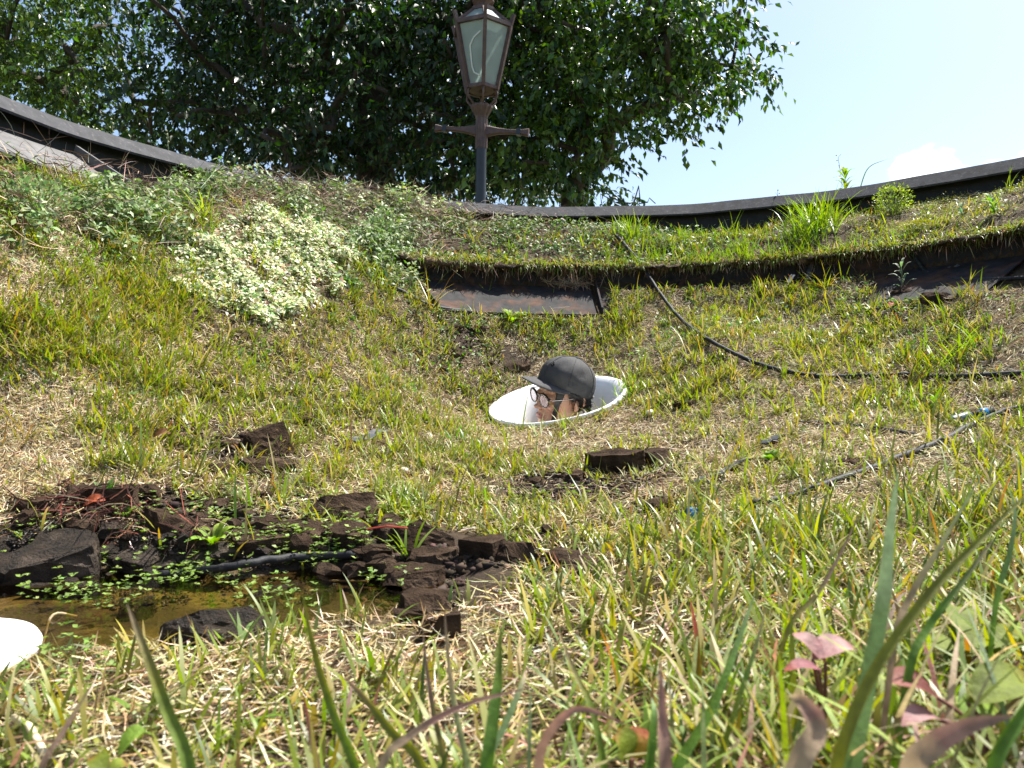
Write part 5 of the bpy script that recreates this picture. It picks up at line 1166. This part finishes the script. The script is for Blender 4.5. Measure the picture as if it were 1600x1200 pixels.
broad_plant('low yellow green leaves with toothed look behind the seedling at right', (1500, 1040), .56, [((1490, 1025), (1425, 1000), .05, .022, YGL), ((1500, 1022), (1560, 1008), .03, .018, YGL), ((1505, 1000), (1490, 950), .10, .022, YGL), ((1540, 1015), (1610, 1000), .04, .017, YGL)])
broad_plant('crumpled pink seedling leaves at the lower right', (1290, 1060), .46, [((1290, 1035), (1238, 990), .02, .013, PKL), ((1270, 1030), (1340, 1015), .02, .019, PKL), ((1280, 1045), (1225, 1048), .0, .009, ((.36, .12, .15), (.5, .24, .25), (.5, .1, .04)))])
broad_plant('small orange and green bud leaves at the bottom centre right', (985, 1190), .44, [((985, 1185), (960, 1150), .0, .020, YGL), ((990, 1185), (1010, 1140), .01, .018, ((.36, .28, .04), (.5, .2, .07), (.5, .12, .06)))])
broad_plant('single light green oval leaf at the bottom left', (190, 1195), .46, [((185, 1180), (228, 1140), .01, .018, ((.22, .36, .05), (.28, .42, .07), (.26, .40, .07)))])
broad_plant('two small yellow green leaves at the lower left edge of the frame', (170, 1215), .44, [((165, 1205), (140, 1185), .01, .012, YGL), ((170, 1205), (200, 1195), .01, .012, YGL)])
# rosettes and upright weeds
def rosette(lab, u, v, n_, L, W, cols, up=.6, name='rosette_plant', height=0., cat='plant', zmax=4.3):
    g = hit(u, v, zmax=zmax); e = empty(name, g); tag(e, lab, cat); nn = gnormal(g.x, g.y); q = nn.lerp(Vector((0, 0, 1)), .5).normalized(); x_ = q.orthogonal().normalized(); y_ = q.cross(x_)
    for k in range(n_):
        a = 2.4 * k + random.uniform(-.3, .3); el = up * random.uniform(.6, 1.3); l_ = L * random.uniform(.7, 1.15); d = (x_ * math.cos(a) + y_ * math.sin(a)); o0 = g + q * (height * k / max(1, n_ - 1))
        c_ = tuple(tuple(ch * random.uniform(.8, 1.2) for ch in cc_) for cc_ in cols)
        leaf_obj('leaf', o0 + d * .004, o0 + d * l_ * math.cos(el) + q * l_ * math.sin(el), W * random.uniform(.8, 1.15), c_, droop=.2, parent=e, nrm=(q - d * .2).normalized())
    if height > .01:
        bm = bmesh.new(); tube(bm, [Vector((0, 0, -.005)), q * height * .5, q * height], .0018, 5); o = bm_obj('stem', bm, mat('green_stem', (.12, .18, .05), .6), smooth=True); o.parent = e
    return e
LG = ((.16, .28, .05), (.24, .40, .08), (.28, .42, .10)); DG = ((.07, .14, .03), (.11, .21, .05), (.13, .24, .06)); BG = ((.18, .30, .03), (.28, .40, .05), (.30, .42, .06)); SG = ((.16, .22, .12), (.26, .33, .20), (.30, .36, .24))
rosette('bright green star shaped rosette plant beside the puddle', 334, 852, 10, .045, .012, BG, .55)
rosette('bright jagged leafed rosette just below the rim left of the lamp', 692, 338, 13, .10, .030, BG, .45)
rosette('tall leafy sprig rising against the rim left of the lamp pole', 682, 322, 7, .045, .025, LG, .6, height=.10, name='leafy_sprig')
rosette('green leafy weed below the rusty tray', 800, 505, 11, .07, .017, BG, .7)
rosette('upright green weed on the bank under the dead twigs', 625, 345, 14, .05, .012, LG, .5, height=.09, name='leafy_sprig')
rosette('leafy bright plant rising past the rim behind the grass tuft', 1322, 322, 26, .07, .020, BG, .6, height=.17, name='leafy_sprig')
rosette('small silvery weed on the mossy bank right of the lacy plant', 1505, 345, 12, .045, .012, SG, .6, height=.07, name='leafy_sprig')
rosette('silvery weed at the right end of the mossy bank', 1555, 335, 12, .045, .016, LG, .6, height=.06, name='leafy_sprig')
rosette('grey green weed standing in front of the right tray', 1412, 455, 14, .05, .011, SG, .5, height=.10, name='leafy_sprig')
rosette('green weed in the grass at the foot of the white leaved patch', 545, 445, 10, .06, .016, DG, .5)
rosette('dark broad leafed weed in the bank weeds left of the white leaved patch', 222, 312, 10, .055, .020, DG, .5)
rosette('pair of broad green leaves among the bank weeds at left', 108, 300, 8, .055, .016, DG, .5)
rosette('green sprouting weed left of the tray at the left edge', 130, 262, 12, .05, .018, LG, .6, height=.08, name='leafy_sprig')
rosette('light green weed in the grass right of the ring', 1205, 722, 6, .035, .018, LG, .6)
rosette('green weed on the edge of the soil slab behind the red twigs', 165, 792, 7, .05, .012, DG, .9)
rosette('pale weed standing behind the curved soil slab', 195, 812, 7, .035, .015, LG, .8)
rosette('pale green weed in the dry lawn under the brim', 722, 605, 7, .03, .013, LG, .4)
rosette('soft green seedling in the lawn above the right end of the long hose', 1120, 505, 7, .04, .012, BG, .8)
# tufts of grass, each one clump
def tuft(lab, u, v, n_, L, W, pal=((.17, .28, .03), (.24, .33, .05)), splay=.5, zmax=4.3, spread=.02, bend=(.2, 1.2)):
    g = hit(u, v, zmax=zmax); p = np.array(g) + rng.normal(0, 1, (n_, 3)) * np.array((spread, spread, 0)); p[:, 2] = GS(p[:, 0], p[:, 1]) + CZ - .004
    d = unit(rng.normal(0, splay, (n_, 3)) * np.array((1, 1, 0)) + np.array((0, 0, 1.))); V, T, mm = blade_arrays(p, d, rng.uniform(.6, 1.1, n_) * L, rng.uniform(.7, 1.2, n_) * W, rng.uniform(*bend, n_), segs=5)
    o = tri_mesh('grass_tuft', V, T, M_blade, np.repeat(vary(pick(list(pal), np.ones(len(pal)), n_), n_, .15), mm, 0), loc=tuple(g)); tag(o, lab, 'grass tuft', 'grass tufts'); o['kind'] = 'thing'; return o
tuft('tall bright grass tuft on the bank right of the long hose', 1268, 366, 190, .23, .0055, spread=.06, splay=.32)
tuft('grass tuft around the top end of the long hose', 985, 372, 90, .17, .005, spread=.04, splay=.4)
tuft('spiky grass tuft standing in front of the black tray at right', 1290, 452, 60, .12, .004, pal=((.26, .30, .04), (.20, .26, .03), (.36, .30, .06)), splay=.9, spread=.03)
tuft('small grass tuft on the turf edge above the right tray', 1405, 378, 45, .08, .0045, spread=.025)
tuft('thin yellow grass tuft beside the left end of the rusty tray', 590, 440, 110, .11, .003, pal=((.30, .32, .06), (.22, .28, .05)), splay=.7, spread=.04)
tuft('bright grass tuft left of the white leaved patch', 318, 345, 16, .14, .006, pal=((.28, .38, .05), (.34, .42, .07)), splay=.5, spread=.006)
tuft('wide green grass tuft above the sloping soil block', 628, 800, 26, .085, .0055, splay=.8, spread=.012)
tuft('green grass blades growing through the low soil wall', 642, 868, 7, .075, .006, splay=.4, spread=.008)
tuft('grass tuft in front of the hollow soil wedge', 372, 1010, 14, .055, .0058, pal=((.16, .27, .06), (.22, .32, .10)), splay=.45, spread=.012)
tuft('grass blades behind the rosette plant', 365, 820, 3, .11, .006, splay=.2, bend=(0, .5))
tuft('grass tuft behind the cap brim', 860, 545, 14, .06, .005, splay=.5)
tuft('green grass tuft touching the right side of the white ring', 992, 612, 60, .075, .0045, splay=.7, spread=.03)
tuft('grass tuft at the front left of the white ring', 715, 690, 16, .085, .006, splay=.5, pal=((.09, .16, .035), (.14, .22, .05)))
tuft('few grass blades rising over the front lip of the ring', 880, 676, 9, .085, .004, splay=.35, spread=.012, pal=((.30, .34, .06), (.22, .30, .06)))
tuft('whitish green grass blades in front of the chin', 842, 684, 6, .10, .007, splay=.25, spread=.006, pal=((.45, .52, .32), (.36, .46, .2)), bend=(0, .5))
tuft('tall green grass tuft at the right edge of the lawn', 1500, 560, 40, .13, .006, splay=.5, spread=.05)
tuft('green grass tuft beside the hose connector', 1440, 640, 36, .10, .006, splay=.8, spread=.03)
# feathery pale plant on the mossy bank
def ferny(lab, u, v, n_, Rr, H, Lr, pal):
    g = np.array(hit(u, v)); q = rng.normal(0, 1, (n_, 3)); q = unit(q) * rng.uniform(.3, 1, (n_, 1)) ** .5; p = g + q * np.array((Rr, Rr, H * .5)) + np.array((0, 0, H * .45)); L = rng.uniform(*Lr, n_)
    e = empty('feathery_plant', tuple(g)); tag(e, lab, 'plant'); V, T = leaf_arrays(p - g, unit(q + np.array((0, 0, .6)) + rng.normal(0, .4, (n_, 3))), unit(rng.normal(0, .5, (n_, 3)) + np.array((0, 0, 1.))), L, L * .6, fold=.1)
    o = tri_mesh('foliage', V, T, M_leaf, np.repeat(vary(pick(pal, np.ones(len(pal)), n_), n_, .15), 5, 0), e); bm = bmesh.new()
    for k in range(0, n_, 9): tube(bm, [Vector((0, 0, -.01)), Vector(p[k] - g) * .5 + Vector((0, 0, .01)), Vector(p[k] - g)], .0009, 4)
    bm_obj('stem', bm, mat('pale_stem', (.2, .24, .08), .6), e)
ferny('pale lacy leaved plant against the rim on the mossy bank', 1395, 335, 700, .085, .15, (.008, .016), [(.30, .40, .06), (.38, .46, .10), (.22, .32, .05)])
ferny('low round mossy cushion in the middle of the right bank', 1435, 362, 700, .07, .05, (.005, .010), [(.26, .28, .04), (.34, .33, .06)])
ferny('sage green bushy weed at the left end of the bank', 60, 345, 600, .10, .12, (.008, .020), [(.16, .24, .10), (.24, .32, .15)])
ferny('grey green bushy weed right of the white leaved patch', 590, 385, 600, .09, .13, (.008, .018), [(.20, .27, .13), (.28, .35, .18), (.12, .2, .06)])
# tangle of long soft grass low in the foreground
n_ = 1150; zf = rng.uniform(.33, .70, n_); uf = 1680 - 1700 * rng.uniform(0, 1, n_) ** 1.7; xf = (uf - 800) / F * zf; bz = G(xf, zf) + CZ - .003
d = np.stack([rng.normal(.45, .55, n_), rng.normal(.1, .5, n_), np.full(n_, 1.)], -1); L = rng.uniform(.04, .13, n_) * np.interp(uf, (0, 700, 1100, 1600), (.45, .6, .9, 1.15))
V, T, mm = blade_arrays(np.stack([xf, zf, bz], -1), d, L, rng.uniform(.0014, .0046, n_), rng.uniform(.3, 1.9, n_), segs=7)
tp_ = vary(pick([(.17, .26, .03), (.26, .33, .06), (.30, .36, .16), (.42, .20, .17), (.50, .40, .24), (.22, .12, .10)], (5, 4, 3, 1.4, 3, 1), n_), n_, .18); bs_ = tp_ * .55 + np.array((.26, .24, .08)) * .45
tt = np.array([i // 2 for i in range(mm - 1)] + [7]) / 7; C_ = bs_[:, None, :] * (1 - tt[None, :, None]) + tp_[:, None, :] * tt[None, :, None]
kind(tri_mesh('grass_tangle', V, T, M_fgblade, C_.reshape(-1, 3)), 'stuff', 'tangle of long soft grass low in the foreground')
# one long arching blade over the rim and thin flower stalks
g = hit(1335, 330); o = strap_obj('tall_grass', spline([g, g + Vector((.03, 0, .12)), g + Vector((.08, .01, .23)), g + Vector((.19, .02, .28))], 6), .006, (GRN, (.22, .34, .05), PALE)); tag(o, 'long arching blade curving over the rim at the right', 'grass'); o['kind'] = 'thing'
def stalk(lab, u, v, h, lean=(0, 0), head=(.5, .5, .3), heads=5, r=.0012):
    g = hit(u, v); e = empty('flower_stalk', g); tag(e, lab, 'flower stalk', 'thin stalks along the rim'); top_ = Vector((lean[0], lean[1], h)); bm = bmesh.new(); tube(bm, spline([Vector((0, 0, -.01)), top_ * .5 + Vector((.004, 0, 0)), top_], 4), r, 5)
    for k in range(heads):
        p = top_ * (1 - .11 * k); tube(bm, [p, p + Vector((random.uniform(-.015, .015), random.uniform(-.015, .015), .015))], r * .7, 4)
    o = bm_obj('stem', bm, mat('stalk_green', (.16, .20, .08), .7), smooth=True); o.parent = e
    for k in range(heads):
        p = top_ * (1 - .11 * k) + Vector((random.uniform(-.012, .012), 0, .012)); bm = bmesh.new(); bmesh.ops.create_icosphere(bm, subdivisions=1, radius=.0042, matrix=Matrix.Translation(p)); o = bm_obj('bud', bm, mat('bud', head, .7)); o.parent = e
for a in (('thin budding stalk just right of the lamp pole', 764, 345, .20), ('second thin stalk right of the lamp pole, leaning', 782, 340, .15, (.03, 0)), ('lone thin stalk against the rim between lamp and hose', 852, 345, .16), ('thin stalk rising over the rim left of the hose top', 985, 352, .17, (.02, 0)), ('thin stalk rising over the left rim above the bank weeds', 175, 250, .17), ('thin stalk with a round bud over the left rim', 262, 262, .16), ('thin grey stalk rising into the sky above the right rim', 1318, 320, .26, (-.03, 0)), ('thin stalk left of the tall bright grass tuft', 1215, 345, .15)): stalk(*a)
# fallen leaves and flowers
def lying_leaf(lab, u, v, L, W, cols, lift=.01, yaw=0.):
    g = hit(u, v); g.z += lift; d = Vector((math.cos(yaw), math.sin(yaw), .25)) * L; o = leaf_obj('fallen_leaf', g, g + d, W, cols, droop=.2, nrm=Vector((0, -.6, .8))); return tag(o, lab, 'leaf', 'fallen leaves')
OR = ((.55, .16, .02), (.62, .25, .03), (.5, .06, .02))
lying_leaf('orange and yellow leaf caught on the hose in the right tray', 1430, 416, .050, .034, OR, .03, .3)
lying_leaf('small yellow leaf beside the orange one on the hose', 1455, 414, .024, .014, ((.55, .45, .05), (.6, .5, .08), (.5, .4, .05)), .03, 1.)
lying_leaf('bright red leaf lying in the grass in front of the right tray', 1388, 486, .040, .024, ((.45, .06, .02), (.55, .10, .03), (.4, .05, .02)), .012, .4)
lying_leaf('dull red leaf on the red twigs by the puddle', 130, 822, .035, .02, ((.4, .08, .03), (.45, .12, .05), (.3, .06, .03)), .03, .2)
lying_leaf('brown curled leaf in the lawn above the curved soil slab', 240, 690, .035, .022, ((.20, .10, .05), (.26, .13, .06), (.2, .1, .05)), .008, .1)
lying_leaf('green leaf lying in the tray grass under the tuft', 1218, 435, .06, .022, LG, .03, .2)
def flower(lab, u, v, col, r=.008):
    g = hit(u, v); e = empty('small_flower', g); tag(e, lab, 'flower'); bm = bmesh.new(); tube(bm, [Vector((0, 0, 0)), Vector((0, -.004, .05))], .001, 5); o = bm_obj('stem', bm, mat('flower_stem', (.12, .2, .04), .6)); o.parent = e
    for k in range(9):
        a = k * 2 * math.pi / 9; bm = bmesh.new(); c_ = Vector((0, -.004, .05)); q = [c_, c_ + Vector((math.cos(a - .25), -.3, math.sin(a - .25))) * r * .8, c_ + Vector((math.cos(a), -.35, math.sin(a))) * r, c_ + Vector((math.cos(a + .25), -.3, math.sin(a + .25))) * r * .8]
        bm.faces.new([bm.verts.new(p) for p in q]); o = bm_obj('petal', bm, mat('petal', col, .6)); o.parent = e
flower('yellow dandelion like flower at the foot of the white leaved patch', 474, 478, (.75, .42, .01), .010)
flower('small yellow flower left of the white leaved patch', 180, 412, (.75, .5, .02), .008)
# pebbles / snail shells in the grey tray, pale scraps
def pebble(lab, u, v, r, col, lift=.01, sq=.55):
    g = hit(u, v); bm = bmesh.new(); bmesh.ops.create_icosphere(bm, subdivisions=2, radius=r)
    for q in bm.verts: q.co = Vector((q.co.x * (1 + .2 * noise.noise(q.co * 80)), q.co.y, q.co.z * sq)) * (1 + .15 * noise.noise(q.co * 150 + Vector((u, v, 0))))
    o = bm_obj('pale_scrap', bm, mat('pale_scrap', col, .7), smooth=True); o.location = g + Vector((0, 0, lift)); tag(o, lab, 'scrap', 'pale scraps'); return o
pebble('round white scrap under the rim above the grey tray', 44, 205, .010, (.7, .68, .62), .03)
pebble('flat cream scrap at the left edge on the grey tray', 8, 206, .013, (.66, .6, .5), .03, .35)
pebble('white crumpled scrap in the grass right of the ring', 1016, 652, .013, (.75, .75, .72), .012, .8)
pebble('pale crumpled scrap in dry grass above the wide green tuft', 632, 742, .013, (.62, .52, .38), .01, .7)
pebble('tiny white scrap low in the grey tray', 44, 252, .006, (.75, .7, .65), .03)
# straw stalk and dry stick
g0, g1 = hit(22, 1145), hit(72, 1205); bm = bmesh.new(); tube(bm, [g0 + Vector((0, 0, .012)), g0.lerp(g1, .5) + Vector((0, 0, .018)), g1 + Vector((0, 0, .010))], .0028, 7); tag(bm_obj('straw_stalk', bm, mat('straw_pale', (.68, .58, .38), .6), smooth=True, loc=g0), 'thick pale straw stalk lying in the bottom left corner', 'straw')
g0, g1 = hit(515, 918), hit(575, 926); bm = bmesh.new(); tube(bm, [g0 + Vector((0, 0, .01)), g1 + Vector((0, 0, .014))], .0018, 6); tag(bm_obj('dry_stick', bm, mat('stick_grey', (.35, .28, .2), .8), loc=g0), 'thin dry stick on the puddle bank beside the grainy lump', 'stick')
g0, g1 = hit(578, 868), hit(640, 868); bm = bmesh.new(); tube(bm, [g0 + Vector((0, -.02, .045)), g0.lerp(g1, .5) + Vector((0, -.022, .050)), g1 + Vector((0, -.02, .046))], .0016, 6); tag(bm_obj('red_stem', bm, mat('red_stem', (.42, .05, .025), .6), loc=g0), 'thin red stem lying on the low wall of soil', 'stem')
g0, g1 = hit(66, 1012), hit(120, 975); bm = bmesh.new(); tube(bm, spline([g0 + Vector((0, 0, .0)), g0.lerp(g1, .3) + Vector((0, 0, .03)), g1 + Vector((0, 0, .01))], 5), .0015, 6); tag(bm_obj('dry_stick', bm, mat('stick_tan', (.4, .3, .17), .8), loc=g0), 'thin tan stick standing at the edge of the white disc', 'stick')
